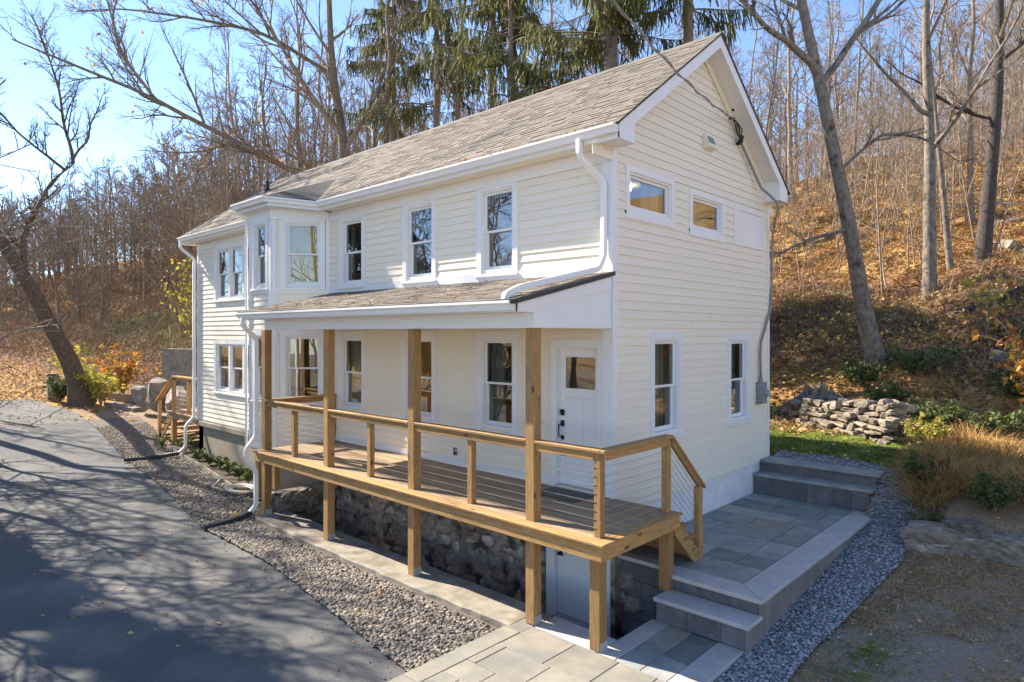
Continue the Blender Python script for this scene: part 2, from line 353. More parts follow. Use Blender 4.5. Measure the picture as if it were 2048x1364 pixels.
def sheet(name, poly, off, m, cell=.35, kind='structure', parent=None):
    """a flat strip that follows the terrain: polygon given as two rails (lists of xy)"""
    A, B = [np.array(p, float) for p in poly]
    n = 60; t = np.linspace(0, 1, n)
    def res(P):
        d = np.r_[0, np.cumsum(np.linalg.norm(np.diff(P, axis=0), axis=1))]; d /= d[-1]
        return np.stack([np.interp(t, d, P[:, 0]), np.interp(t, d, P[:, 1])], -1)
    A, B = res(A), res(B); k = 9
    P = A[:, None] + (B - A)[:, None] * np.linspace(0, 1, k)[None, :, None]
    Z = hgt(P[..., 0], P[..., 1]) + off
    v = np.concatenate([P, Z[..., None]], -1); I = np.arange(n * k).reshape(n, k)
    q = np.stack([I[:-1, :-1], I[1:, :-1], I[1:, 1:], I[:-1, 1:]], -1).reshape(-1, 4)
    return put(name, mesh_np(name, v, q, smooth=True), m, parent, kind=kind)
DRV = [(6, -4.6), (2, -3.9), (-.4, -3.19), (-1.86, -2.99), (-4.66, -2.64), (-7.37, -2.62), (-11.1, -2.0), (-15.8, -1.5), (-20, -1.0), (-24.2, -.7), (-29, -1.2)]
sheet("driveway", (DRV, [(6, -18), (-10, -16), (-20, -13), (-30, -9)]), .045, M['asphalt'])
GB = [(-.35, -1.82), (-6.9, -1.70), (-7.6, -1.1), (-9.5, -1.05), (-12.5, -.6), (-16.9, -.1), (-20, .6), (-22.5, .9)]
GA = [(-.35, -3.22), (-1.86, -3.02), (-4.66, -2.67), (-7.37, -2.65), (-11.1, -2.03), (-15.8, -1.53), (-20, -1.03), (-22.5, -.85)]
sheet("gravel_bed", (GA, GB), .075, M['gravelbase'])
sheet("planting_bed", ([(-7.2, -1.05), (-9.5, -1.02), (-12.5, -.57), (-16.9, -.07)], [(-7.2, .1), (-9.5, .1), (-12.5, .1), (-16.9, 1.6)]), .10, M['mulch'])
CHA = [(2.06, -1.8), (2.06, 0), (2.06, 2), (2.06, 4.6), (2.02, 5.15), (1.2, 5.2), (.05, 5.3)]
CHB = [(2.62, -1.7), (2.62, 0), (2.72, 1.2), (2.85, 3), (2.72, 4.4), (2.5, 5.6), (1.4, 6.0), (.05, 6.0)]
sheet("chip_path", (CHA, CHB), .03, M['chipbase'])

# ------------------------------------------------------------------ scattered small stuff
def rail_points(A, B, n, rng):
    A, B = np.array(A, float), np.array(B, float)
    def res(P, t):
        d = np.r_[0, np.cumsum(np.linalg.norm(np.diff(P, axis=0), axis=1))]; d /= d[-1]
        return np.stack([np.interp(t, d, P[:, 0]), np.interp(t, d, P[:, 1])], -1)
    t = rng.random(n); w = rng.random(n)[:, None]
    return res(A, t) * (1 - w) + res(B, t) * w
T_ = (1 + 5 ** .5) / 2
ICO_V = np.array([(-1, T_, 0), (1, T_, 0), (-1, -T_, 0), (1, -T_, 0), (0, -1, T_), (0, 1, T_), (0, -1, -T_), (0, 1, -T_), (T_, 0, -1), (T_, 0, 1), (-T_, 0, -1), (-T_, 0, 1)]) / 1.902
ICO_F = np.array([(0, 11, 5), (0, 5, 1), (0, 1, 7), (0, 7, 10), (0, 10, 11), (1, 5, 9), (5, 11, 4), (11, 10, 2), (10, 7, 6), (7, 1, 8), (3, 9, 4), (3, 4, 2), (3, 2, 6), (3, 6, 8), (3, 8, 9), (4, 9, 5), (2, 4, 11), (6, 2, 10), (8, 6, 7), (9, 8, 1)])
def pebbles(name, P, size, m, seed, off=.06, flat=.55):
    rng = np.random.default_rng(seed); n = len(P)
    s = size * rng.uniform(.6, 1.35, n)
    sc = np.stack([s * rng.uniform(.8, 1.3, n), s * rng.uniform(.6, 1.0, n), s * flat * rng.uniform(.7, 1.2, n)], -1)
    v = ICO_V[None] * sc[:, None] * rng.uniform(.82, 1.15, (n, 12, 1))
    a = rng.uniform(0, 2 * PI, n); ti = rng.normal(0, .35, n)
    v2 = v.copy(); v2[..., 1] = v[..., 1] * np.cos(ti)[:, None] - v[..., 2] * np.sin(ti)[:, None]; v2[..., 2] = v[..., 1] * np.sin(ti)[:, None] + v[..., 2] * np.cos(ti)[:, None]
    x = v2[..., 0] * np.cos(a)[:, None] - v2[..., 1] * np.sin(a)[:, None]; y = v2[..., 0] * np.sin(a)[:, None] + v2[..., 1] * np.cos(a)[:, None]
    z = hgt(P[:, 0], P[:, 1]) + off + rng.uniform(0, size * .5, n)
    V = np.stack([x + P[:, :1], y + P[:, 1:2], v2[..., 2] + z[:, None]], -1)
    F = (ICO_F[None] + (np.arange(n) * 12)[:, None, None]).reshape(-1, 3)
    return put(name, mesh_np(name, V, None, F, smooth=True), m, kind='stuff')
rng = np.random.default_rng(3)
Pn = rail_points(GA, GB, 12500, rng)
Pn = np.concatenate([Pn[Pn[:, 0] > -21], rail_points(GA[:4], GB[:2], 7000, rng)])
Pn = Pn[~((Pn[:, 1] > -1.9) & (Pn[:, 0] > -7.0))]
pebbles("gravel", Pn, .029, M['gravel'], 4, .075)
_d = np.array(DRV[1:9], float); _n = 420; _t = rng.random(_n) * 7; _i = _t.astype(int); _P = _d[_i] + (_d[np.minimum(_i + 1, 7)] - _d[_i]) * (_t - _i)[:, None]; _P[:, 1] -= rng.exponential(.13, _n)
pebbles("stray_gravel", _P, .010, M['gravel'], 8, .05)
pebbles("stone_chips", np.concatenate([rail_points(CHA, CHB, 9000, rng), np.stack([rng.uniform(2.0, 3.1, 120), rng.uniform(-1.6, 4.6, 120)], -1)]), .021, M['chips'], 5, .03, .45)

def ribbons(name, base, dirs, length, width, m, seed, droop=.5, segs=3, kind='stuff', parent=None, taper=True, **kw):
    """thin curved blades: base (n,3), dirs (n,3) unit, length (n,)"""
    rng = np.random.default_rng(seed); n = len(base)
    t = np.linspace(0, 1, segs + 1)[None, :, None]
    L = length[:, None, None]
    side = np.cross(dirs, np.array([0, 0, 1.0]) + rng.normal(0, .3, (n, 3))); side /= np.linalg.norm(side, axis=1)[:, None] + 1e-9
    c = base[:, None] + dirs[:, None] * L * t + np.array([0, 0, -1.0]) * (droop * L * t * t)
    w = width * (1 - .8 * t if taper else 1 + 0 * t)
    V = np.stack([c - side[:, None] * w, c + side[:, None] * w], 2)
    k = segs + 1
    I = np.arange(n * k * 2).reshape(n, k, 2)
    q = np.stack([I[:, :-1, 0], I[:, :-1, 1], I[:, 1:, 1], I[:, 1:, 0]], -1).reshape(-1, 4)
    return put(name, mesh_np(name, V, q), m, parent, **({'kind': kind} if kind else {}), **kw)
def leaves_mesh(name, C, size, seed, flat=0.0):
    rng = np.random.default_rng(seed); n = len(C)
    a = rng.normal(0, 1, (n, 3)); a[:, 2] *= (1 - flat); a /= np.linalg.norm(a, axis=1)[:, None]
    b = np.cross(a, rng.normal(0, 1, (n, 3)) * np.array([flat and .3 or 1, flat and .3 or 1, 1])); b /= np.linalg.norm(b, axis=1)[:, None] + 1e-9
    s = (size * rng.uniform(.6, 1.3, n))[:, None]
    nrm = np.cross(a, b)
    V = np.stack([C - a * s, C + b * s * .55 + nrm * s * .15, C + a * s, C - b * s * .55 + nrm * s * .15], 1)
    return mesh_np(name, V, np.arange(n * 4).reshape(n, 4))
def cam_px(X, Y):
    dx, dy = X - CAM[0], Y - CAM[1]
    r = dx * .729 + dy * .6845; f = -dx * .6845 + dy * .729
    return 1024 + 1296 * r / np.maximum(f, .1), f

# ------------------------------------------------------------------ house
R2 = 2 ** .5
FF = Fr((0, 0), (1, 0), (0, -1)); FG = Fr((0, 0), (0, 1), (1, 0))
FBR = Fr((-7.3, 0), (-1 / R2, -1 / R2), (1 / R2, -1 / R2)); FBF = Fr((0, -.87), (1, 0), (0, -1)); FBL = Fr((-10.07, 0), (1 / R2, -1 / R2), (-1 / R2, -1 / R2))
BW = .87 * R2
house = thing('house', 'white two storey clapboard farmhouse with shingled gable roof and corner bay window', 'house', (-7.2, 2.6, -1.3))
def wall_sheet(name, F, u0, u1, z0, z1, holes, outer=True):
    us = sorted({u0, u1, *[h[0] for h in holes], *[h[1] for h in holes]}); zs = sorted({z0, z1, *[h[2] for h in holes], *[h[3] for h in holes]})
    us = [u for u in us if u0 <= u <= u1]; zs = [z for z in zs if z0 <= z <= z1]
    a, b = MB(F), MB(F)
    for i in range(len(us) - 1):
        for k in range(len(zs) - 1):
            cu, cz = (us[i] + us[i + 1]) / 2, (zs[k] + zs[k + 1]) / 2
            if any(h[0] < cu < h[1] and h[2] < cz < h[3] for h in holes): continue
            for mb, d in ((a, 0), (b, -.13)):
                mb.quad(F(us[i], d, zs[k]), F(us[i + 1], d, zs[k]), F(us[i + 1], d, zs[k + 1]), F(us[i], d, zs[k + 1]))
    w = part(name, a, M['siding'], house); part('inner_wall', b, M['interior'], house); return w
UP, LO = (3.28, 4.61), (.74, 2.19)
WX = [(-2.58, -1.87), (-4.59, -3.85), (-6.78, -6.05)]
front_h = [(a, b, *z) for a, b in WX for z in (UP, LO)] + [(-.975, -.225, .03, 2.07), (-13.13, -10.6, 3.21, 4.56), (-13.13, -10.6, .70, 1.98), (-10.07, -7.3, -.2, 4.85)]
BU, BL_ = (3.29, 4.66), (.82, 2.22)
wf = wall_sheet('front_wall', FF, -14.44, 0, -.24, 4.86, front_h)
gable_h = [(.39, 1.56, 4.03, 4.59), (2.25, 3.34, 3.98, 4.545), (1.065, 1.80, .74, 2.185), (3.68, 4.40, .70, 2.155)]
wg = wall_sheet('gable_wall', FG, 0, 5.44, -.24, 4.9, gable_h)
part('gable_peak', MB().quad((0, 0, 4.9), (0, 5.2, 4.9), (0, 2.6, 6.95)), M['siding'], house)
wbr = wall_sheet('bay_side_wall', FBR, 0, BW, -.24, 5.05, [(.2, .93, *BU), (.2, .93, *BL_)])
wbf = wall_sheet('bay_front_wall', FBF, -9.2, -8.17, -.24, 5.05, [(-8.96, -8.41, *BU), (-8.96, -8.41, *BL_)])
wbl = wall_sheet('bay_side_wall', FBL, 0, BW, -.24, 5.05, [])
FL = Fr((-14.44, 0), (0, 1), (-1, 0)); FK = Fr((0, 5.44), (-1, 0), (0, 1))
wlft = wall_sheet('left_wall', FL, 0, 5.44, -.24, 4.9, [(2.0, 2.9, -.2, 1.9)])
part('gable_peak', MB().quad((-14.44, 0, 4.9), (-14.44, 5.2, 4.9), (-14.44, 2.6, 6.95)), M['siding'], house)
wall_sheet('back_wall', FK, 0, 14.44, -.24, 4.9, [(4, 5, 3.3, 4.6), (9, 10, 3.3, 4.6), (2, 3, .8, 2.1)])
part('bay_floor', MB().quad((-10.07, 0, -.24), (-9.2, -.87, -.24), (-8.17, -.87, -.24), (-7.3, 0, -.24)), M['trim'], house)
# rooms behind the glass
part('room_floor', MB().box(-14.3, -.13, .13, 5.3, -.2, -.02).box(-14.3, -.13, .13, 5.3, 2.5, 2.72), M['floor'], house)
part('room_ceiling', MB().box(-14.3, -.13, .13, 5.3, 2.44, 2.495).box(-14.3, -.13, .13, 5.3, 4.82, 4.88), M['ceil'], house)
part('room_partition', MB().box(-3.35, -3.25, .14, 5.3, -.01, 2.43).box(-7.25, -7.15, .14, 3.6, -.01, 2.43).box(-10.5, -10.4, .14, 5.3, -.01, 4.8).box(-3.15, -3.05, .14, 4, 2.73, 4.8).box(-7.25, -7.15, .14, 5.3, 2.73, 4.8).box(-7.1, -.2, 3.6, 3.7, -.01, 2.43).box(-7.1, -3.2, 3.2, 3.3, 2.73, 4.8), M['interior'], house)

# clapboards: one board, copied and stretched
CB = MB().add([(0, 0, 0), (1, 0, 0), (1, .022, 0), (0, .022, 0), (0, 0, 1), (1, 0, 1), (1, .005, 1), (0, .005, 1)],
              [(0, 3, 2, 1), (3, 7, 6, 2), (0, 1, 5, 4), (4, 5, 6, 7), (0, 4, 7, 3), (1, 2, 6, 5)]).mesh('clapboard')
CB.materials.append(M['siding'])
EXPO = .128
JOIN = None
def clap(F, u0, u1, z0, h, parent):
    if u1 - u0 < .02 or h < .01: return
    if JOIN is not None:                             # far end of the house: boards joined into one part
        JOIN.add([F(u, d, z) for z, dd in ((z0, .022), (z0 + h, .005)) for u, d in ((u0, .001), (u1, .001), (u1, dd), (u0, dd))], [(0, 3, 2, 1), (3, 7, 6, 2), (4, 5, 6, 7), (0, 4, 7, 3), (1, 2, 6, 5)]); return
    if F.u[0] * F.n[1] - F.u[1] * F.n[0] > 0: p, ang = F(u0, .001, z0), math.atan2(F.u[1], F.u[0])
    else: p, ang = F(u1, .001, z0), math.atan2(-F.u[1], -F.u[0])
    put('clapboard', CB, None, parent, loc=p, rot=(0, 0, ang), scale=(u1 - u0, 1, h))
def side(F, u0, u1, z0, z1, holes, parent, ends=None, pad=.1):
    z = z0
    while z < z1 - .01:
        h = min(EXPO, z1 - z); a, b = (u0, u1) if ends is None else ends(z + h / 2)
        xs = [(a, b, z, z + h)]
        for hu0, hu1, hz0, hz1 in holes:
            hu0, hu1, hz0, hz1 = hu0 - pad, hu1 + pad, hz0 - .02, hz1 + .05
            if hz1 <= z or hz0 >= z + h: continue
            nx = []
            for (p, q, s, t) in xs:
                if hu1 <= p or hu0 >= q: nx.append((p, q, s, t)); continue
                if p < hu0: nx.append((p, hu0, s, t))
                if hu1 < q: nx.append((hu1, q, s, t))
                if hz1 < t - .012: nx.append((max(p, hu0), min(q, hu1), hz1, t))
                if hz0 > s + .012: nx.append((max(p, hu0), min(q, hu1), s, hz0))
            xs = nx
        for p, q, s, t in xs:
            if q - p > 4.6 and ends is None:                       # butt joints
                c = p + (q - p) * (.35 + .3 * (int(z * 100) * 7 % 10) / 10); clap(F, p, c - .002, s, t - s, parent); clap(F, c + .002, q, s, t - s, parent)
            else: clap(F, p, q, s, t - s, parent)
        z += EXPO
side(FF, -7.28, -.16, .13, 2.42, front_h[:7], wf)
side(FF, -7.28, -.16, 3.26, 4.66, front_h[:7], wf)
JOIN = MB()
side(FF, -14.33, -9.2, -.2, 4.66, front_h[7:9] + [(-10.0, -9.0, -.3, 4.9)], wf)
part('far_clapboards', JOIN, M['siding'], wf, kind='stuff'); JOIN = None
side(FG, .09, 5.35, -.2, 4.67, gable_h + [(3.93, 5.06, 3.95, 4.54)], wg, pad=.09)
side(FG, 0, 5.2, -.2 + EXPO * 38.05, 6.85, [], wg, ends=lambda z: (2.6 - (6.98 - z) / .72 + .04, 2.6 + (6.98 - z) / .72 - .04))
side(FBR, .02, BW - .08, -.2, 3.16, [(.2, .93, *BL_)], wbr, pad=.14)
side(FBF, -9.1, -8.26, -.2, 3.16, [(-8.96, -8.41, *BL_)], wbf)

# trim boards
for F_, a_ in ((FF, (-.16, .0, 0, .03, -.2, 4.66)), (FF, (-14.44, -14.33, 0, .03, -.24, 4.66)), (FG, (-.03, .09, 0, .028, -.2, 4.8)), (FG, (5.35, 5.44, 0, .028, -.2, 4.72)), (FBR, (BW - .10, BW + .02, 0, .03, -.24, 4.72)), (FBR, (-.02, .07, .0, .03, 3.1, 4.72)), (FBF, (-9.2, -9.08, 0, .032, -.24, 4.72)), (FBF, (-8.27, -8.14, 0, .03, -.24, 4.72))):
    part('corner_board', MB(F_).box(*a_), M['trim'], house)
for F_, a_ in ((FF, (-7.29, .0, 0, .036, 4.662, 4.86)), (FF, (-14.44, -10.07, 0, .036, 4.662, 4.86)), (FBR, (0, BW + .02, 0, .036, 4.722, 5.02)), (FBR, (0.05, BW - .1, 0, .026, 3.14, 3.26)), (FBF, (-9.22, -8.16, 0, .036, 4.722, 5.02)), (FBF, (-9.08, -8.27, 0, .026, 3.14, 3.26)), (FBF, (-9.2, -8.15, 0, .034, -.28, -.2))):
    part('frieze_board', MB(F_).box(*a_), M['trim'], house)
part('skirt_board', MB(FF).box(-7.28, -1.08, 0, .034, .005, .128).box(-7.28, -.16, 0, .034, 3.10, 3.255), M['trim'], house)
part('water_table', MB(FF).box(-14.52, -10.0, .0, .07, -.385, -.245), M['timber'], house, bevel=.01)
part('foundation_wall', MB().box(-14.40, -7.15, .02, .3, -2.2, -.386), M['foundation'], house)
part('foundation_wall', MB().prism([(-9.95, 0.01, -2.0), (-9.15, -.78, -2.0), (-8.22, -.78, -2.0), (-7.42, .01, -2.0)], (0, 0, 1.73)), M['foundation'], house)
part('foundation_wall', MB().box(-.3, -.012, .02, 5.42, -2.0, -.205), M['whitewash'], house)
part('foundation_wall', MB().box(-14.40, -14.1, .02, 5.42, -2.0, -.25), M['foundation'], house)

def window(F, u0, u1, z0, z1, c=.11, kind='double', curtain=None, blind=False, sill=True, top=None, name='window', units=1):
    top = c * 1.15 if top is None else top
    w = MB(F).box(u0 - c, u0, -.002, .036, z0 - .045, z1 + top).box(u1, u1 + c, -.002, .036, z0 - .045, z1 + top).box(u0, u1, -.002, .036, z1, z1 + top)
    w.box(u0 - .004, u0 + .03, -.13, .012, z0, z1).box(u1 - .03, u1 + .004, -.13, .012, z0, z1).box(u0 + .03, u1 - .03, -.13, .012, z1 - .03, z1 + .004).box(u0 + .03, u1 - .03, -.13, .012, z0 - .004, z0 + .035)
    if units > 1:
        for k in range(1, units):
            cu = u0 + (u1 - u0) * k / units; w.box(cu - .045, cu + .045, -.13, .02, z0 + .035, z1 - .03)
    wo = part(name, w, M['trim'], house)
    if sill: part('sill', MB(F).box(u0 - c - .02, u1 + c + .02, .002, .062, z0 - .085, z0 - .043), M['trim'], wo, bevel=.004)
    else: part('sill', MB(F).box(u0 - c, u1 + c, -.001, .037, z0 - .11, z0 - .002), M['trim'], wo)
    for k in range(units):
        a = u0 + (u1 - u0) * k / units + (.03 if k == 0 else .045); b = u0 + (u1 - u0) * (k + 1) / units - (.03 if k == units - 1 else .045)
        zs = [(z0 + .035, z1 - .03, -.03)] if kind == 'fixed' else [((z0 + z1) / 2 - .018, z1 - .03, -.032), (z0 + .035, (z0 + z1) / 2 + .018, -.075)]
        for i, (s, t, d) in enumerate(zs):
            f = .042; lo = .06 if (i == 1 or kind == 'fixed') else .036
            part('sash', MB(F).box(a, a + f, d - .035, d, s, t).box(b - f, b, d - .035, d, s, t).box(a + f, b - f, d - .035, d, t - (f if i == 0 else .036), t).box(a + f, b - f, d - .035, d, s, s + lo), M['trim'], wo)
            m = MB(F); m.quad(F(a + f, d - .018, s + lo), F(b - f, d - .018, s + lo), F(b - f, d - .018, t - f), F(a + f, d - .018, t - f)); part('pane', m, M['glass'], wo)
    if curtain:
        for cu0, cu1 in curtain:
            cm = MB(F); n = max(10, int((cu1 - cu0) / .022)); prev = None
            for i in range(n + 1):
                u = cu0 + (cu1 - cu0) * i / n; d = -.175 + .03 * math.sin(i * 1.25) + .012 * math.sin(i * 2.9 + 1)
                p = (F(u, d, z0 - .35), F(u + .01 * math.sin(i), d * 1.02, z1 + .1))
                if prev: cm.quad(prev[0], p[0], p[1], prev[1])
                prev = p
            part('curtain', cm, M['curtain'], wo, smooth=True)
    if blind:
        m = MB(F); m.box(u0 + .03, u1 - .03, -.145, -.14, z0 + .05, z1 - .03); part('blind', m, M['blind'], wo)
    return wo
for i, (a, b) in enumerate(WX):
    window(FF, a, b, *UP, top=.05, curtain=[[(a - .05, a + .08)], [(a - .05, a + .26)], [(a + .0, a + .16), (b - .3, b - .12)]][i])
    window(FF, a, b, *LO, top=.12, curtain=[[(a - .05, a + .36)], [(a - .1, a + .2)], [(a - .05, b - .12)]][i])
for z in ((3.21, 4.56), (.70, 1.98)): window(FF, -13.13, -10.6, *z, units=3, top=.10, curtain=[(-13.1, -12.8), (-10.9, -10.6)])
window(FBR, .2, .93, *BU, top=.06, blind=True); window(FBR, .2, .93, *BL_, top=.12, curtain=[(.72, .98), (.14, .26)])
window(FBF, -8.96, -8.41, *BU, top=.06, curtain=[(-9.0, -8.6)]); window(FBF, -8.96, -8.41, *BL_, top=.12, curtain=[(-9.0, -8.7)])
window(FG, .39, 1.56, 4.03, 4.59, .095, 'fixed', [(.98, 1.5)], sill=False, top=.085)
window(FG, 2.25, 3.34, 3.98, 4.545, .095, 'fixed', [(2.55, 3.15)], sill=False, top=.085)
window(FG, 1.065, 1.80, .74, 2.185, .105, 'double', [(1.32, 1.66)], top=.1)
window(FG, 3.68, 4.40, .70, 2.155, .105, 'double', [(3.95, 4.2)], top=.1)
bp_ = part('blank_panel', MB(FG).box(3.83, 3.93, -.001, .036, 3.89, 4.62).box(5.06, 5.16, -.001, .036, 3.89, 4.62).box(3.93, 5.06, -.001, .036, 4.54, 4.62).box(3.93, 5.06, -.001, .036, 3.89, 3.95), M['trim'], house)
part('panel', MB(FG).box(3.93, 5.06, -.001, .012, 3.95, 4.54), M['trim'], bp_)
# furniture glimpsed indoors and the lit ceiling lamp
part('table', MB().box(-2.3, -1.2, 1.0, 1.7, .0, .75), M['furn'], house); part('dresser', MB().box(-5.6, -4.0, 2.6, 3.1, -.01, 1.0), M['furn'], house)
part('ceiling_lamp', MB().tube([(-1.1, 2.0, 4.74), (-1.1, 2.0, 4.815)], .10, 14), M['lamp'], house)
part('ceiling_lamp', MB().tube([(-4.6, 2.3, 2.36), (-4.6, 2.3, 2.435)], .2, 14), M['lamp'], house)

# front door
dr = part('front_door', MB(FF).box(-.975, -.87, -.09, -.05, .045, 2.07).box(-.33, -.225, -.09, -.05, .045, 2.07).box(-.87, -.33, -.09, -.05, 1.93, 2.07).box(-.87, -.33, -.09, -.05, 1.34, 1.47).box(-.87, -.33, -.09, -.05, .045, .28).box(-.65, -.55, -.09, -.05, .28, 1.34).box(-.87, -.65, -.085, -.063, .28, 1.34).box(-.55, -.33, -.085, -.063, .28, 1.34), M['trim'], house, bevel=.004)
part('pane', MB(FF).quad(FF(-.87, -.07, 1.47), FF(-.33, -.07, 1.47), FF(-.33, -.07, 1.93), FF(-.87, -.07, 1.93)), M['glass'], dr)
part('door_casing', MB(FF).box(-1.078, -.976, -.002, .036, .0, 2.18).box(-.224, -.165, -.002, .0295, .0, 2.18).box(-.976, -.224, -.002, .036, 2.072, 2.18).box(-.976, -.972, -.13, .0, .03, 2.07).box(-.228, -.2245, -.13, .0, .03, 2.07).box(-.972, -.228, -.13, .0, 2.068, 2.0715), M['trim'], dr)
part('threshold', MB(FF).box(-1.0, -.2, -.1, .06, .004, .042), M['galv'], dr)
part('deadbolt', MB(FF).tube([FF(-.915, -.05, 1.12), FF(-.915, -.015, 1.12)], .034, 14).box(-.945, -.885, -.05, -.03, 1.06, 1.12), M['iron'], dr)
part('handle', MB(FF).box(-.945, -.885, -.05, -.035, .90, .985).box(-.94, -.892, -.05, -.035, .70, .765).tube([FF(-.915, -.035, .94), FF(-.93, .03, .92), FF(-.93, .03, .76), FF(-.915, -.035, .735)], .011, 8), M['iron'], dr)
# basement door under the deck
bd = part('basement_door', MB(FF).box(-1.0, -.1, -.06, -.02, -1.87, -.2), M['trim'], house)
part('door_casing', MB(FF).box(-1.16, -1.003, -.02, .05, -1.93, -.2), M['trim'], bd); part('door_casing', MB(FF).box(-.10, -.02, -.02, .03, -1.93, -.2), M['trim'], bd)
part('handle', MB(FF).tube([FF(-.93, -.02, -.98), FF(-.93, .02, -.98)], .032, 12).box(-.965, -.86, .02, .032, -1.0, -.975), M['iron'], bd)
part('threshold', MB(FF).box(-1.0, -.1, -.02, .12, -1.925, -1.875), M['galv'], bd)

# main roof
RX0, RX1 = -14.8, .35
zr = lambda Y: 7.2 - .72 * abs(Y - 2.6)
def slab(x0, x1, ya, yb_, f, t):
    return [(x0, ya, f(ya)), (x0, yb_, f(yb_)), (x0, yb_, f(yb_) - t), (x0, ya, f(ya) - t)], (x1 - x0, 0, 0)
roof = part('roof', MB().prism(*slab(RX0, RX1 + .02, -.40, 2.6, zr, .03)).prism(*slab(RX0, RX1 + .02, 2.6, 5.6, zr, .03)), M['shingle_dark'], house)
part('roof_deck', MB().prism(*slab(RX0 + .02, RX1 - .024, -.34, 2.6, lambda y: zr(y) - .032, .11)).prism(*slab(RX0 + .02, RX1 - .024, 2.6, 5.5, lambda y: zr(y) - .032, .11)), M['trim'], house)
for xa in (RX1 - .022, RX0):
    part('rake_board', MB().prism(*slab(xa, xa + .022, -.35, 2.6, lambda y: zr(y) - .031, .2)).prism(*slab(xa, xa + .022, 2.6, 5.51, lambda y: zr(y) - .031, .2)), M['trim'], house)
part('rake_frieze', MB().prism(*slab(.024, .046, .0, 2.6, lambda y: zr(y) - .145, .17)).prism(*slab(.024, .046, 2.6, 5.2, lambda y: zr(y) - .145, .17)), M['siding'], house)
for xa, xb in ((.0, RX1 - .001), (RX0 + .001, -14.44)):
    for ys in ((-.35, .02), (5.13, 5.51)):
        lo_, hi_ = ys; e = (zr(lo_) - .15, zr(hi_) - .15)
        part('eave_return', MB().prism([(xa, lo_, 4.84), (xa, hi_, 4.84), (xa, hi_, e[1]), (xa, lo_, e[0])], (xb - xa, 0, 0)), M['trim'], house)
part('soffit', MB().box(RX0, -10.0, -.34, .0, 4.862, 4.874).box(-7.1, -.002, -.34, .0, 4.862, 4.874), M['siding'], house)
part('fascia', MB().box(RX0, -10.1, -.352, -.34, 4.85, 5.02).box(-7.1, .0, -.352, -.34, 4.85, 5.02), M['trim'], house)
part('ridge_cap', MB().prism([(RX0, 2.47, zr(2.47) + .012), (RX0, 2.6, 7.222), (RX0, 2.73, zr(2.73) + .012), (RX0, 2.6, 7.205)], (RX1 + .02 - RX0, 0, 0)), M['shingle'], house)
part('vent_pipe', MB().tube([(-13.6, 1.7, 6.5), (-13.6, 1.7, 6.86)], .05, 10).tube([(-13.6, 1.7, 6.5), (-13.6, 1.7, 6.62)], .09, 10), M['iron'], roof)
# bay roof, a hipped skirt running back into the main slope
A1, A2 = (-8.3, .78, 5.90), (-9.07, .78, 5.90); c1, c2 = (-7.97, -1.12, 5.17), (-9.4, -1.12, 5.17); m1, m2 = (-7.12, -.38, 5.055), (-10.25, -.38, 5.055)
part('bay_roof', MB().quad(c1, A1, m1).quad(c1, c2, A2, A1).quad(c2, m2, A2), M['shingle_dark'], house)
def tabs(pl, qf, rows, name_parent, seed, indiv):
    """shingle courses on a plane: pl(s,x)-> point at slope distance s; qf normal; returns joined arrays"""
    rng = random.Random(seed); out = []
    for k, (s0, xa, xb) in enumerate(rows):
        x = xa - rng.random() * .2
        while x < xb:
            w = rng.choice([.14, .18, .22, .26, .33]); a, b = max(x, xa), min(x + w - .004, xb)
            if b - a > .03: out.append((a, b, s0, rng.choice([.006, .008, .011, .015])))
            x += w
    return out
def tri_clip(a, b): return a, b
UT = MB().add([(0, 0, 0), (1, 0, 0), (1, 0, 1), (0, 0, 1), (0, 1, 0), (1, 1, 0)], [(0, 1, 2, 3), (3, 2, 5, 4), (0, 3, 4), (1, 5, 2)]).mesh('shingle'); UT.materials.append(M['shingle'])
def lay(rows, origin_y, origin_z, slope, n_ind, seed, parent, near):
    T = tabs(None, None, rows, None, seed, 0); L = (1 + slope * slope) ** .5; cy, sy = 1 / L, slope / L; ang = math.atan(slope)
    T.sort(key=near); V, Q, R3 = [], [], []
    for i, (a, b, s, t) in enumerate(T):
        p = (a, origin_y + s * cy, origin_z + s * sy + .001)
        if i < n_ind: put('shingle', UT, None, parent, loc=p, rot=(ang, 0, 0), scale=(b - a, .18, t))
        else:
            base = len(V)
            for (x, y, z) in ((a, 0, 0), (b, 0, 0), (b, 0, t), (a, 0, t), (a, .18, 0), (b, .18, 0)):
                V.append((x, p[1] + y * cy - z * sy, p[2] + y * sy + z * cy))
            Q += [(base, base + 1, base + 2, base + 3), (base + 3, base + 2, base + 5, base + 4)]; R3 += [(base, base + 3, base + 4), (base + 1, base + 5, base + 2)]
    put('shingle_courses', mesh_np('shingle_courses', V, Q, R3), M['shingle'], parent, kind='stuff')
LS = 1.2322
rows = [(s, RX0 + .01, RX1 + .025) for s in np.arange(-.03, 3.0 * LS - .05, .118)]
dcam = lambda t: (t[0] - CAM[0]) ** 2 + (t[2] / LS - .4 - CAM[1]) ** 2
lay(rows, -.40, zr(-.40), .72, 215, 5, roof, dcam)
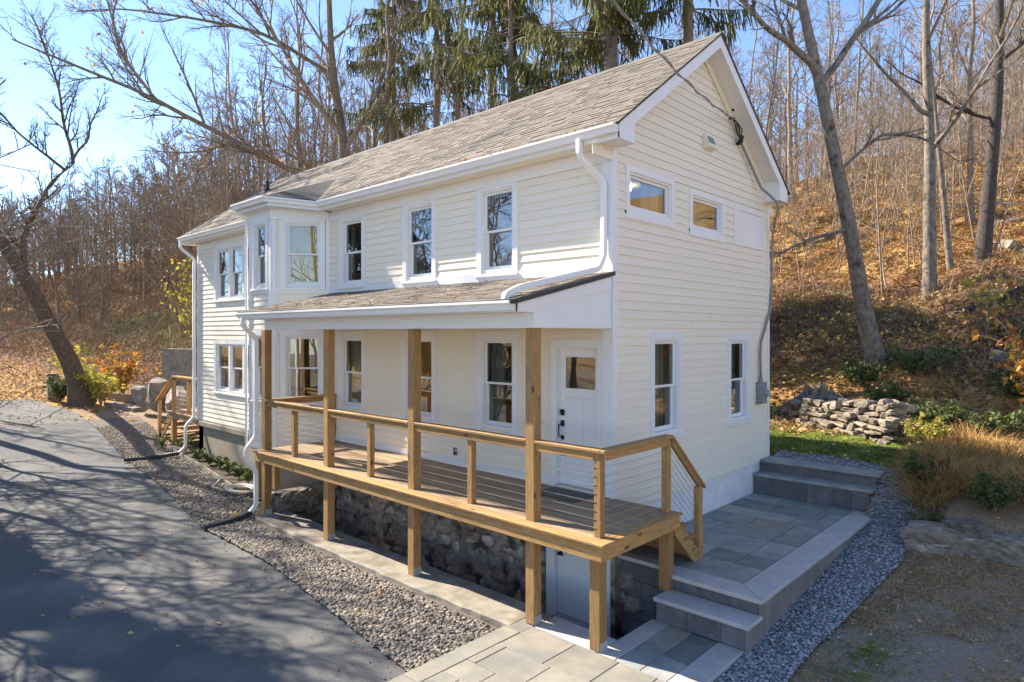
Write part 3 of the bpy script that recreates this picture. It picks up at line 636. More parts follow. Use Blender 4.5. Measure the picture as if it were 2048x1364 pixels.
# porch roof
zp = lambda Y: 3.13 + .225 * Y
PX0, PX1 = -7.2, .05
proof = part('porch_roof', MB().prism(*slab(PX0, PX1, -2.03, -.0, zp, .05)), M['shingle_dark'], house)
lay([(s, PX0, PX1) for s in np.arange(-.02, 2.05, .118)], -2.03, zp(-2.03), .225, 80, 6, proof, dcam)
part('porch_fascia', MB().box(PX0 + .03, -.002, -1.94, -1.918, 2.535, 2.66), M['trim'], house)
part('porch_soffit', MB().box(PX0 + .03, -.002, -1.917, -1.668, 2.535, 2.55), M['trim'], house)
part('porch_header', MB().box(-6.85, -.024, -1.666, -1.46, 2.344, 2.534).box(-6.85, -6.65, -1.459, .0, 2.344, 2.43), M['trim'], house)
part('porch_ceiling', MB().box(-7.2, -.024, -1.459, -.04, 2.43, 2.45), M['siding'], house)
part('porch_end_panel', MB().prism([(-.023, -1.666, 2.344), (-.023, -.036, 2.344), (-.023, -.036, zp(-.04) - .055), (-.023, -1.94, zp(-1.94) - .055), (-.023, -1.94, 2.535), (-.023, -1.666, 2.535)], (.023, 0, 0)), M['trim'], house)
part('porch_end_trim', MB().prism([(.001, -1.94, zp(-1.94) - .06), (.001, -1.94, zp(-1.94) - .15), (.001, -.04, zp(-.04) - .24), (.001, -.04, zp(-.04) - .06)], (.014, 0, 0)).box(.001, .012, -1.66, -.04, 2.35, 2.53), M['trim'], house)
part('porch_end_panel', MB().prism([(-6.87, -1.666, 2.344), (-6.87, -.0, 2.344), (-6.87, -.0, zp(0) - .055), (-6.87, -1.94, zp(-1.94) - .055), (-6.87, -1.94, 2.535), (-6.87, -1.666, 2.535)], (.019, 0, 0)), M['trim'], house)

# gutters and downspouts
def gutter(path, parent=house):
    """K-style trough: path of (x,y,z_top_back); the trough hangs on the outer (-normal) side"""
    prof = [(0, 0), (.0, -.115), (.07, -.115), (.085, -.06), (.115, -.03), (.115, .0), (.108, .0), (.1, -.02), (.008, -.02)]
    P = [Vector(p) for p in path]; rings = []
    for i, p in enumerate(P):
        ds = []
        if i > 0: ds.append((P[i] - P[i - 1]).to_2d().normalized())
        if i < len(P) - 1: ds.append((P[i + 1] - P[i]).to_2d().normalized())
        ns = [Vector((d.y, -d.x)) for d in ds]; ns = [n_ if n_.y < 0 else -n_ for n_ in ns]
        nn = sum(ns, Vector((0, 0))); nn = nn.normalized(); k = 1 / max(.5, nn.dot(ns[0]))
        rings.append([(p.x + nn.x * k * a, p.y + nn.y * k * a, p.z + b) for a, b in prof])
    mb = MB(); n = len(prof)
    for i in range(len(rings) - 1):
        mb.add(rings[i] + rings[i + 1], [(j, (j + 1) % n, n + (j + 1) % n, n + j) for j in range(n)])
    mb.add(rings[0], [tuple(range(6))]); mb.add(rings[-1], [tuple(range(6))])
    return part('gutter', mb, M['gutter'], parent)
gutter([(.33, -.353, 5.025), (-7.13, -.353, 5.025), (-7.96, -1.10, 5.15), (-9.41, -1.10, 5.15), (-10.24, -.353, 5.025), (-14.76, -.353, 5.025)])
part('fascia', MB().add([(-7.1, -.34, 4.85), (-7.94, -1.08, 4.96), (-9.43, -1.08, 4.96), (-10.27, -.34, 4.85), (-7.1, -.34, 5.03), (-7.94, -1.08, 5.16), (-9.43, -1.08, 5.16), (-10.27, -.34, 5.03)], [(0, 1, 5, 4), (1, 2, 6, 5), (2, 3, 7, 6)]).add([(-7.1, -.34, 4.87), (-7.94, -1.08, 4.97), (-9.43, -1.08, 4.97), (-10.27, -.34, 4.87), (-10.0, .0, 4.87), (-7.3, .0, 4.87)], [(0, 1, 2, 3, 4, 5)]), M['trim'], house)
gutter([(-.03, -1.941, 2.665), (-7.26, -1.941, 2.665)])
def spout(pts, parent=house, name='downspout'):
    P = [Vector(p) for p in pts]; Q = [P[0]]
    for i in range(1, len(P) - 1):                   # rounded elbows
        a, b, c = P[i - 1], P[i], P[i + 1]; r = min(.08, (a - b).length / 2.2, (c - b).length / 2.2)
        p0, p1 = b + (a - b).normalized() * r, b + (c - b).normalized() * r
        for t in (0, .25, .5, .75, 1): Q.append(p0 * (1 - t) ** 2 + b * 2 * t * (1 - t) + p1 * t * t)
    Q.append(P[-1])
    return part(name, MB().tube(Q, .052, 4, .044), M['gutter'], parent)
spout([(-.26, -.42, 4.93), (-.26, -.42, 4.70), (-.085, -.085, 4.36), (-.085, -.085, 3.36), (-.085, -.22, 3.16), (-.13, -1.75, 2.835), (-.15, -1.98, 2.74), (-.15, -2.0, 2.64)])
spout([(-7.08, -2.0, 2.60), (-7.08, -2.0, 2.42), (-7.17, -1.70, 2.20), (-7.17, -1.70, .26), (-7.25, -1.86, .02), (-7.25, -1.86, -.16), (-7.18, -1.69, -.42), (-7.18, -1.69, -1.1), (-7.25, -1.82, -1.24)])
spout([(-14.62, -.42, 4.93), (-14.62, -.42, 4.72), (-14.50, -.09, 4.42), (-14.50, -.09, -.16), (-14.62, -.28, -.42), (-14.62, -.28, -1.02), (-14.75, -.45, -1.22)])
part('downspout', MB().tube([(-9.26, -.93, 4.9), (-9.26, -.93, -.26)], .03, 6), M['gutter'], house)

# ------------------------------------------------------------------ things fixed to the house
vent = thing('wall_vent', 'small cream hooded vent high on the gable wall', 'vent', (0, 2.77, 5.5))
part('hood', MB().prism([(.02, 2.62, 5.38), (.15, 2.62, 5.40), (.06, 2.62, 5.62), (.02, 2.62, 5.62)], (0, .3, 0)), M['siding'], vent)
part('louver', MB().prism([(.125, 2.67, 5.47), (.131, 2.67, 5.472), (.084, 2.67, 5.59), (.078, 2.67, 5.588)], (0, .2, 0)), M['meter'], vent)
mt = thing('electric_meter', 'grey electric meter box beside the rear gable window', 'meter box', (0, 4.95, .95))
part('box', MB().box(.026, .13, 4.80, 5.06, .92, 1.33), M['meter'], mt, bevel=.008)
part('lid', MB().box(.131, .14, 4.82, 4.93, .96, 1.27), M['meter'], mt)
part('dial', MB().tube([(.13, 5.0, 1.12), (.20, 5.0, 1.12)], .07, 14), M['galv'], mt)
part('conduit_hub', MB().tube([(.07, 4.9, 1.33), (.07, 4.9, 1.43)], .035, 10), M['meter'], mt)
tag(put('service_cable', MB().tube([(.08, 3.80, 6.05), (.09, 3.97, 5.74), (.09, 4.4, 5.42), (.12, 4.78, 5.06), (.26, 4.86, 4.9), (.40, 4.86, 4.74), (.38, 4.95, 4.6), (.22, 5.22, 4.48), (.09, 5.43, 4.2), (.06, 5.47, 3.8), (.06, 5.47, 3.3), (.06, 5.40, 2.75), (.06, 5.12, 2.35), (.06, 4.94, 2.1), (.06, 4.9, 1.86), (.07, 4.9, 1.42)], .024, 8).mesh('service_cable'), M['cablegrey'], smooth=True), 'thick grey service cable curving down the rear edge of the gable to the meter', 'cable')
wh = thing('weatherhead', 'dark cable head with looped drip wires under the gable rake', 'cable head', (.06, 3.8, 6.1))
part('cap', MB().tube([(.03, 3.93, 5.72), (.10, 3.93, 5.76), (.13, 3.93, 5.86)], [.03, .05, .03], 10), M['iron'], wh)
part('bracket', MB().tube([(.02, 3.62, 6.12), (.11, 3.62, 6.1), (.11, 3.62, 6.05)], .02, 8).tube([(.02, 3.7, 6.3), (.09, 3.7, 6.3)], .04, 8), M['iron'], wh)
for k in range(3):
    part('drip_wire', MB().tube([(.11, 3.62 + .03 * k, 6.08), (.16 + .02 * k, 3.66 + .05 * k, 5.92 - .1 * (k == 0)), (.15, 3.78, 5.80 - .07 * k), (.13, 3.92, 5.84)], .011, 6), M['iron'], wh)
pw = MB()
def catenary(a, b, sag, n=40): return [tuple(a[i] + (b[i] - a[i]) * t + (-sag * 4 * t * (1 - t) if i == 2 else 0) for i in range(3)) for t in [k / n for k in range(n + 1)]]
line = catenary((.11, 3.62, 6.09), (4.6, -14.0, 6.9), 1.05, 120)
pw.tube(line, .008, 6)
pw.tube([(p[0] + .02 * math.cos(i * .9), p[1], p[2] + .02 * math.sin(i * .9)) for i, p in enumerate(line)], .008, 6)
tag(put('power_line', pw.mesh('power_line'), M['cablegrey']), 'twisted overhead power line running out from the gable over the roof edge', 'cable')
ol = thing('wall_outlet', 'small grey electrical outlet low on the porch wall', 'outlet', (-3.22, 0, .24))
part('cover', MB().box(-3.26, -3.18, -.042, -.022, .18, .31), M['meter'], ol); part('socket', MB().box(-3.245, -3.195, -.05, -.042, .20, .235).box(-3.245, -3.195, -.05, -.042, .255, .29), M['iron'], ol)
dm = thing('doormat', 'dark woven doormat lying before the white front door', 'doormat', (-.6, -.3, .01))
part('base', MB().box(-1.0, -.22, -.57, -.09, .002, .010), M['black'], dm)
mm = MB()
for i in range(15):
    for k in range(9):
        x, y = -.965 + i * .05, -.54 + k * .052; s = .017
        mm.quad((x - s, y, .0145), (x, y - s, .0145), (x + s, y, .0145), (x, y + s, .0145))
part('weave', mm, M['meter'], dm, kind='stuff')
for lab, pts in (("short black corrugated drain pipe below the porch corner downspout", [(-7.24, -1.76, -1.22), (-7.22, -2.0, -1.28), (-7.15, -2.35, -1.30), (-7.12, -2.72, -1.30)]),
                 ("black corrugated drain pipe at the far left corner of the house", [(-14.72, -.42, -1.2), (-14.85, -.75, -1.24), (-15.0, -1.2, -1.27), (-15.2, -1.75, -1.27)])):
    P = [Vector(p) for p in pts]; Q = []
    for i in range(len(P) - 1):
        for t in range(14): Q.append(P[i].lerp(P[i + 1], t / 14))
    tag(put('drain_pipe', MB().tube(Q, [.055 + .006 * (i % 2) for i in range(len(Q))], 10).mesh('drain_pipe'), M['black']), lab, 'drain pipe', 'black drain pipes on the gravel')

# ------------------------------------------------------------------ timber porch
porch = thing('porch_deck', 'raised golden timber porch deck with posts and cable railing along the house front', 'porch', (-3.0, -.9, -1.25))
WB = .006
nb = 11; bw = (1.62 - .008) / nb
for i in range(nb):
    y0 = -1.618 + i * bw
    j = -3.6 + .9 * ((i * 37) % 5 - 2) * .6
    for a, b in ((-7.15, j - .002), (j + .002, .918)):
        part('deck_board', MB().box(a, b, y0 + .003, y0 + bw - .003, -.028, 0), M['deck'], porch)
part('edge_board', MB().prism([(-7.18, -1.76, -.028), (1.075, -1.76, -.028), (.922, -1.622, -.028), (-7.18, -1.622, -.028)], (0, 0, .029)), M['wood_x'], porch, bevel=.004)
part('edge_board', MB().prism([(1.077, -1.757, -.028), (1.077, -.01, -.028), (.925, -.01, -.028), (.925, -1.62, -.028)], (0, 0, .029)), M['wood_y'], porch, bevel=.004)
part('rim_beam', MB().box(-7.15, 1.035, -1.72, -1.602, -.205, -.029), M['wood_x'], porch, bevel=WB)
part('rim_beam', MB().box(.92, 1.035, -1.601, -.01, -.205, -.029), M['wood_y'], porch, bevel=WB)
part('rim_beam', MB().box(-7.15, -7.05, -1.601, -.02, -.205, -.029), M['wood_y'], porch, bevel=WB)
for i in range(16):
    part('joist', MB().box(-6.9 + i * .5, -6.862 + i * .5, -1.60, -.03, -.20, -.03), M['deck'], porch)
def post(x1, y0, z0, z1, w=.14, base=True, name='post'):
    p = part(name, MB().box(x1 - w, x1, y0, y0 + w, z0, z1), M['wood_z'], porch, bevel=WB)
    if base: part('post_base', MB().box(x1 - w - .004, x1 + .004, y0 + .012, y0 + w + .004, z0 - .004, z0 + .10), M['galv'], p)
    return p
for x in (-.041, -2.366, -4.706, -6.985): post(x, -1.602, -1.255, 2.344)
post(.923, -1.60, -1.262, -.206)
post(.985, -.21, -.97, -.206, base=False)
part('post', MB().box(-7.1, -6.99, -1.40, -1.29, -.80, -.206), M['wood_z'], porch, bevel=WB)
for x, y, zt in ((.918, -1.575, .948), (.948, -.165, .948), (-5.938, -1.56, .86), (-3.522, -1.56, .86), (-1.181, -1.56, .86)):
    part('rail_post', MB().box(x - .09, x, y, y + .09, .0, zt), M['wood_z'], porch, bevel=.005)
part('rail_post', MB().box(.895, .985, .62, .71, -.785, .20), M['wood_z'], porch, bevel=.005)
part('rail_post', MB().box(-7.1, -7.01, -.12, -.03, .0, .948), M['wood_z'], porch, bevel=.005)
segs = [(-6.984, -4.847), (-4.705, -2.507), (-2.365, -.182), (-.040, .93)]
for a, b in segs:
    part('top_rail', MB().box(a, b, -1.605, -1.465, .948, .984), M['wood_x'], porch, bevel=.005)
    part('under_rail', MB().box(a, b if b < .5 else .828, -1.585, -1.561, .855, .947), M['wood_x'], porch, bevel=.004)
part('top_rail', MB().prism([(.932, -1.605, .948), (.99, -1.605, .948), (.99, -.07, .948), (.85, -.07, .948), (.85, -1.464, .948), (.932, -1.464, .948)], (0, 0, .036)), M['wood_y'], porch, bevel=.005)
part('under_rail', MB().box(.92, .944, -1.484, -.07, .855, .947), M['wood_y'], porch, bevel=.004)
part('top_rail', MB().box(-7.13, -6.99, -1.46, -.02, .948, .984), M['wood_y'], porch, bevel=.005)
part('under_rail', MB().box(-7.075, -7.05, -1.46, -.12, .855, .947), M['wood_y'], porch, bevel=.004)
sl = -.72 / .80                                        # stair rail
def sloped(name, x0, x1, ya, yc, za, h):
    return part(name, MB().prism([(x0, ya, za), (x0, yc, za + sl * (yc - ya)), (x0, yc, za + sl * (yc - ya) - h), (x0, ya, za - h)], (x1 - x0, 0, 0)), M['wood_y'], porch, bevel=.005)
sloped('top_rail', .85, .99, -.08, .80, .985, .042)
sloped('under_rail', .95, .974, -.075, .70, .94, .10)
CAB = []
for k in range(8):
    z = .09 + k * .097
    part('cable', MB().tube([(-7.0, -1.533, z), (.86, -1.533, z)], .0032, 5), M['steel'], porch)
    part('cable', MB().tube([(.875, -1.52, z), (.905, -.12, z)], .0032, 5), M['steel'], porch)
    part('cable', MB().tube([(-7.06, -1.5, z), (-7.06, -.08, z)], .0032, 5), M['steel'], porch)
    part('cable', MB().tube([(.94, -.09, z + .02), (.94, .66, z + .02 + sl * .75)], .0032, 5), M['steel'], porch)
    part('cable_slot', MB().box(.83, .865, -1.5765, -1.5745, z - .006, z + .006), M['iron'], porch, rot=None)
# stair flight down to the patio
st = part('stair_stringer', MB().prism([(.93, -.005, -.03), (.93, .20, -.235), (.93, .62, -.66), (.93, .62, -.785), (.93, .50, -.785), (.93, -.005, -.31)], (.04, 0, 0)), M['wood_y'], porch, bevel=.004)
part('stair_stringer', MB().prism([(.03, -.005, -.03), (.03, .20, -.235), (.03, .62, -.66), (.03, .62, -.785), (.03, .50, -.785), (.03, -.005, -.31)], (.04, 0, 0)), M['wood_y'], porch)
for k in range(3):
    part('tread', MB().box(.01, 1.0, .005 + .22 * k, .26 + .22 * k, -.235 - .195 * k, -.20 - .195 * k), M['wood_x'], porch, bevel=.005)
    part('riser', MB().box(.03, .975, .222 + .22 * k, .238 + .22 * k, -.395 - .195 * k, -.236 - .195 * k), M['wood_x'], porch)

# ------------------------------------------------------------------ stones
def stone_mesh(seed, ang=.74, cuts=6):
    rng = np.random.default_rng(seed); n = 3
    mb = MB(); V, F = [], []; key = {}
    def vid(p):
        k = tuple(np.round(p, 4))
        if k not in key: key[k] = len(V); V.append(p)
        return key[k]
    for ax in range(3):
        for sgn in (-1, 1):
            for i in range(n):
                for j in range(n):
                    qd = []
                    for (a, b) in ((i, j), (i + 1, j), (i + 1, j + 1), (i, j + 1)):
                        p = np.zeros(3); p[ax] = sgn; p[(ax + 1) % 3] = -1 + 2 * a / n; p[(ax + 2) % 3] = -1 + 2 * b / n; qd.append(vid(p))
                    F.append(qd if sgn > 0 else qd[::-1])
    V = np.array(V); r = np.linalg.norm(V, axis=1)[:, None]
    Vs = V / r * 1.16; V = V * ang + Vs * (1 - ang)
    for _ in range(cuts):
        d = rng.normal(0, 1, 3); d /= np.linalg.norm(d); o = rng.uniform(.6, .95) + (.32 if ang > .9 else 0); s = V @ d
        V = V - np.where(s > o, s - o, 0)[:, None] * d * .8
    V += rng.normal(0, .06, V.shape)
    return mesh_np('stone', V * .5, F, None, smooth=False)
STN = {}
def stone_set(k):
    if k not in STN:
        STN[k] = []
        for s in range(10):
            m_ = stone_mesh(s + 20, 1.0, 11) if k == 'wallstone' else stone_mesh(s + 20); m_.materials.append(M[k]); STN[k].append(m_)
    return STN[k]
SR = random.Random(11)
def stone(parent, k, loc, size, rot=(0, 0, 0), name='stone'):
    return put(name, SR.choice(stone_set(k)), None, parent, loc=loc, rot=rot, scale=size)

# curb along the post line
N = 40; cr = random.Random(4); mb = MB(); ringsv = []
for i in range(N + 1):
    x = -7.0 + 6.72 * i / N; e = cr.uniform(-.012, .012)
    yf = -1.78 - .06 * math.sin(i / N * PI) + e
    ringsv.append([(x, yf - .015, -1.62), (x, yf, -1.275 + e * .6), (x, yf + .025, -1.257), (x, -1.17, -1.257), (x, -1.17, -2.1)])
for i in range(N): mb.add(ringsv[i] + ringsv[i + 1], [(j, j + 1, 6 + j, 5 + j) for j in range(4)])
mb.add(ringsv[0], [(0, 1, 2, 3, 4)]); mb.add(ringsv[-1], [(4, 3, 2, 1, 0)])
tag(put('concrete_curb', mb.mesh('concrete_curb'), M['concrete']), 'long rough concrete curb carrying the porch posts beside the pebble strip', 'curb')

# rubble foundation under the porch
fw = thing('stone_foundation', 'dark whitewashed rubble foundation wall under the porch deck', 'stone wall', (-4, .05, -1.9))
part('mortar_bed', MB().box(-7.1, -1.17, -.022, .35, -2.1, -.21).box(-.02, .05, -.02, .2, -2.1, -.21), M['mortar'], fw)
z = -1.96
while z < -.24:
    h = SR.uniform(.16, .30); h = min(h, -.21 - z + .03); x = -7.1
    while x < -1.22:
        w = SR.uniform(.2, .58); w = min(w, -1.2 - x + .05)
        if w > .1: stone(fw, 'stone_dark', (x + w / 2, .045 + SR.uniform(-.02, .02), z + h / 2), (w * 1.0, .20, h * 1.0), (0, SR.uniform(-.12, .12), 0))
        x += w
    z += h
ew = thing('stone_retaining_wall', 'short brown rubble wall closing the left end of the basement areaway', 'stone wall', (-7.1, -.7, -1.9))
part('mortar_bed', MB().box(-7.28, -7.03, -1.34, -.05, -2.1, -.9), M['mortar'], ew)
z = -1.96
while z < -.9:
    h = SR.uniform(.17, .27); y = -1.38
    while y < -.1:
        w = SR.uniform(.22, .45); w = min(w, -.03 - y); 
        if w > .1: stone(ew, 'stone', (-7.08, y + w / 2, z + h / 2), (.26, w * 1.03, h * 1.06), (SR.uniform(-.06, .06), 0, 0))
        y += w
    stone(ew, 'stone', (-7.2, -1.33, z + h / 2), (.3, .2, h * 1.04)); z += h
tag(put('areaway_floor', MB().box(-7.05, .95, -1.2, .1, -2.1, -1.93).mesh('areaway_floor'), M['concrete'], kind='structure'), 'concrete floor of the sunken basement areaway', 'floor')
tag(put('timber_prop', MB().box(-8.68, -8.57, -.99, -.88, -1.4, -.285).mesh('timber_prop'), M['wood_z'], bevel=.006), 'single timber prop standing under the bay window', 'post')

# ------------------------------------------------------------------ patio, steps, landing and walk
SR2 = random.Random(8)
def paver(parent, x0, x1, y0, y1, z, m, t=.05, g=.005, bev=.004, name='paver'):
    dz = SR2.uniform(-.0025, .0025); m = SR2.choice(['blue', 'blue', 'blue2', 'blue3']) if m == 'blue' else m
    return part(name, MB().box(x0 + g, x1 - g, y0 + g, y1 - g, z - t, z + dz), M[m], parent, bevel=bev)
patio = thing('patio', 'raised bluestone patio with pale border beside the gable wall', 'patio', (1.0, 2.3, -1.2))
part('patio_base', MB().box(.0, 2.06, .205, 4.72, -1.9, -.836).box(.93, 2.05, -.038, .2, -1.9, -.837), M['mortar'], patio)
y = .22
rowsP = [.62, .46, .76, .46, .62, .46, .62, .52]
def fill(x0, x1, y0, y1):
    x = x0
    while x < x1 - .02:
        w = SR2.choice([.46, .61, .76, .91]); w = w if x1 - x - w > .2 else x1 - x
        if y1 - y0 > .55 and SR2.random() < .4 and w < .5:
            ym = y0 + (y1 - y0) * SR2.choice([.4, .5, .6]); paver(patio, x, x + w, y0, ym, -.782, 'blue'); paver(patio, x, x + w, ym, y1, -.782, 'blue')
        else: paver(patio, x, x + w, y0, y1, -.782, 'blue')
        x += w
for r in rowsP:
    fill(.0, 1.76, y, min(y + r, 4.71)); y += r
    if y > 4.6: break
for a, b in ((.225, 1.6), (1.6, 3.1), (3.1, 4.71)):
    paver(patio, 1.76, 2.135, a, b, -.78, 'border', .055, .003, .008, 'border_stone')
part('border_stone', MB().prism([(2.135, -.125, -.835), (2.135, .222, -.835), (1.762, .222, -.835)], (0, 0, .055)).prism([(2.13, -.125, -.835), (1.755, .222, -.835), (.93, .222, -.835), (.93, -.125, -.835)], (0, 0, .055)), M['border'], patio, bevel=.006)
part('border_stone', MB().box(-.02, .925, .06, .222, -.835, -.78), M['border'], patio, bevel=.006)
part('side_wall', MB().box(2.06, 2.10, -.06, 4.73, -1.9, -.836), M['blockwall'], patio)
part('side_wall', MB().box(2.06, 2.10, -.44, -.061, -1.9, -1.025).box(2.05, 2.085, -1.62, -.441, -1.9, -1.32), M['blockwall'], patio)
x = .93
while x < 2.05:
    w = min(.40, 2.06 - x); part('block', MB().box(x + .002, x + w - .002, -.085, -.04, -.97, -.836), M['block'], patio, bevel=.004); x += w
for k, zz in enumerate((-1.9, -1.63, -1.37, -1.10)):
    x = -.02 - .2 * (k % 2)
    while x < .93:
        a, b = max(x, -.02), min(x + .4, .925)
        if b - a > .05: part('block', MB().box(a + .002, b - .002, .13, .2, zz, min(zz + .262, -.836)), M['block'], patio, bevel=.004)
        x += .4
stone(patio, 'boulder', (.10, .13, -1.12), (.34, .12, .26)); stone(patio, 'boulder', (.3, .12, -1.42), (.3, .12, .2)); stone(patio, 'boulder', (.02, .12, -1.4), (.3, .12, .24))
fs = thing('front_steps', 'pair of grey stone steps from the landing up to the patio', 'steps', (1.5, -.3, -1.25))
part('tread', MB().box(.925, 2.135, -.485, -.088, -1.02, -.968), M['border'], fs, bevel=.012)
x = .95
while x < 2.05:
    w = min(.42, 2.08 - x); part('block', MB().box(x + .002, x + w - .002, -.445, -.09, -1.262, -1.022), M['block'], fs, bevel=.004); x += w
ld = thing('flagstone_landing', 'shaded bluestone landing below the front steps with pale side borders', 'landing', (1.5, -1.0, -1.3))
part('bedding', MB().box(.88, 2.045, -1.59, -.44, -1.9, -1.315), M['mortar'], ld)
paver(ld, .885, 1.125, -1.60, -.43, -1.262, 'border', .055, .002, .006, 'border_stone'); paver(ld, 1.755, 2.065, -1.60, -.44, -1.262, 'border', .055, .002, .006, 'border_stone')
for a, b, c, d in ((1.125, 1.44, -1.6, -1.0), (1.44, 1.755, -1.6, -1.15), (1.125, 1.44, -1.0, -.445), (1.44, 1.755, -1.15, -.445)): paver(ld, a, b, c, d, -1.264, 'blue', .05, .003)
part('side_wall', MB().box(.86, .884, -1.59, .1, -1.93, -1.318), M['blockwall'], ld)
wk = thing('flagstone_walk', 'sunlit tan flagstone walk at the foot of the porch posts', 'path', (1.0, -2.4, -1.3))
part('bedding', MB().box(-.31, 2.08, -4.6, -1.605, -1.7, -1.315), M['mortar'], wk)
paver(wk, -.32, -.06, -3.35, -1.82, -1.262, 'bluetan'); paver(wk, -.32, -.06, -4.6, -3.35, -1.262, 'bluetan')
paver(wk, -.32, -.04, -1.82, -1.22, -1.26, 'bluetan'); part('coping', MB().box(-.035, .88, -1.6, -1.2, -1.31, -1.26), M['border'], wk, bevel=.006)
for y0, y1, xs in ((-2.19, -1.604, (-.06, .60, 1.19, 1.66, 2.08)), (-2.68, -2.19, (-.06, .07, .72, 1.32, 1.75, 2.08)), (-3.02, -2.68, (-.06, .38, .95, 1.5, 2.08)), (-3.6, -3.02, (-.06, .20, .86, 1.4, 2.08)), (-4.2, -3.6, (-.06, .5, 1.1, 1.6, 2.08)), (-4.6, -4.2, (-.06, .4, 1.2, 2.08))):
    for a, b in zip(xs[:-1], xs[1:]): paver(wk, a, b, y0, y1, -1.262, 'bluetan')
rs = thing('rear_steps', 'broad dark block steps with bluestone treads at the back of the patio', 'steps', (1.0, 5.0, -.8))
part('tread', MB().box(.0, 2.06, 4.70, 5.09, -.452, -.40), M['blue'], rs, bevel=.01)
part('tread', MB().box(.0, 2.10, 4.985, 5.44, -.222, -.17), M['blue'], rs, bevel=.01)
for a, b in ((.012, .5), (.5, .98), (.98, 1.42), (1.42, 1.72), (1.72, 2.0)): part('block', MB().box(a + .002, b - .002, 4.73, 5.05, -.9, -.453), M['block'], rs, bevel=.004)
for a, b in ((.012, .17), (.17, .42), (.42, .9), (.9, 1.5), (1.5, 2.04)): part('block', MB().box(a + .002, b - .002, 5.03, 5.4, -.7, -.223), M['block'], rs, bevel=.004)
for lab, loc, size, r in (("flat pale stone wedged beside the end of the rear steps", (2.22, 4.86, -.62), (.5, .32, .2), .3), ("white speckled stone below the flat one beside the rear steps", (2.19, 4.83, -.82), (.34, .26, .2), -.2)):
    o = stone(None, 'boulder', loc, size, (0, .05, r), 'loose_stone'); tag(o, lab, 'stone', 'stones beside the rear steps')

# dry stone wall at the lawn edge
dw = thing('dry_stone_wall', 'tumbledown dry stone wall between the lawn and the wooded slope', 'stone wall', (.6, 8.0, .1))
PA, PB = Vector((1.75, 7.4)), Vector((-.85, 9.1)); dirn = (PB - PA).normalized(); nrm = Vector((dirn.y, -dirn.x)); nrm = -nrm if nrm.y > 0 else nrm
Lw = (PB - PA).length
for lay_ in range(7):
    x = SR.uniform(-.1, .1)
    while x < Lw:
        w = SR.uniform(.14, .48); hh = SR.uniform(.08, .20); f = x / Lw
        top = .80 - .35 * f
        zz = .02 + lay_ * .125
        if zz < top:
            p = PA + dirn * (x + w / 2) - nrm * (.03 * lay_ + SR.uniform(-.03, .05))
            stone(dw, 'wallstone', (p.x, p.y, h1(p.x, p.y - .1) + zz + SR.uniform(-.02, .02)), (w * 1.02, SR.uniform(.22, .42), hh * 1.0), (SR.uniform(-.22, .22), SR.uniform(-.2, .2), math.atan2(dirn.y, dirn.x) + SR.uniform(-.35, .35)))
        x += w
for i in range(46):
    f = SR.uniform(0, 1); p = PA + dirn * Lw * f - nrm * SR.uniform(.2, .75); s = SR.uniform(.16, .38)
    stone(dw, 'wallstone', (p.x, p.y, h1(p.x, p.y) + .62 - .3 * f + SR.uniform(0, .1)), (s, s * .8, s * .45), (SR.uniform(-.3, .3), SR.uniform(-.3, .3), SR.uniform(0, 6)))
lw = thing('low_stone_wall', 'low wall of big mossy fieldstones at the edge of the brown yard', 'stone wall', (4.0, 3.85, -.8))
for x, w, hh, dz in ((3.2, .85, .26, .13), (3.95, .72, .28, .12), (4.62, .7, .26, .12), (5.3, .75, .28, .12), (3.15, .75, .16, -.04), (3.8, .7, .18, -.05), (4.4, .6, .18, -.06), (5.0, .8, .18, -.06), (3.5, .6, .18, .26), (5.9, .8, .3, .1)):
    stone(lw, 'wallstone', (x, 3.82 + .08 * (x - 3.2) + (.1 if dz > .2 else 0), h1(x, 3.5) + dz + .07), (w * 1.08, .5, hh * 1.6), (SR.uniform(-.08, .08), SR.uniform(-.06, .06), SR.uniform(-.1, .2)))

# ------------------------------------------------------------------ side stoop and things at the far left
stoop = thing('side_stoop', 'small timber stoop with stairs and cable rail against the far end of the house', 'stoop', (-16, .8, -1.2))
part('platform', MB().box(-17.5, -14.5, .2, 1.9, -.30, -.25), M['wood_x'], stoop, bevel=.006)
part('rim_beam', MB().box(-17.45, -14.55, .24, .29, -.48, -.301), M['wood_x'], stoop); part('rim_beam', MB().box(-17.45, -17.38, .295, 1.85, -.48, -.301), M['wood_y'], stoop)
for x, y in ((-17.38, .30), (-14.75, .30), (-17.38, 1.7)): part('post', MB().box(x - .06, x + .08, y, y + .14, -1.4, -.301), M['wood_z'], stoop)
for x in (-17.2, -15.95): part('rail_post', MB().box(x - .05, x + .05, .26, .36, -.25, .85), M['wood_z'], stoop)
part('rail_post', MB().box(-18.55, -18.45, .26, .36, -1.2, .02), M['wood_z'], stoop)
part('top_rail', MB().box(-17.25, -14.5, .23, .39, .85, .9), M['wood_x'], stoop); part('under_rail', MB().box(-17.2, -14.5, .3, .33, .75, .849), M['wood_x'], stoop)
part('top_rail', MB().prism([(-17.2, .23, .9), (-18.65, .23, .03), (-18.65, .23, -.03), (-17.2, .23, .84)], (0, .16, 0)), M['wood_x'], stoop)
for k in range(6): part('cable', MB().tube([(-17.2, .31, -.12 + k * .14), (-14.5, .31, -.12 + k * .14)], .006, 5), M['steel'], stoop)
for k in range(4): part('tread', MB().box(-17.8 - .27 * k, -17.5 - .27 * k, .3, 1.7, -.52 - .22 * k, -.47 - .22 * k), M['wood_y'], stoop)
part('stair_stringer', MB().prism([(-17.5, .3, -.3), (-18.6, .3, -1.2), (-18.3, .3, -1.25), (-17.5, .3, -.6)], (0, .05, 0)), M['wood_x'], stoop)
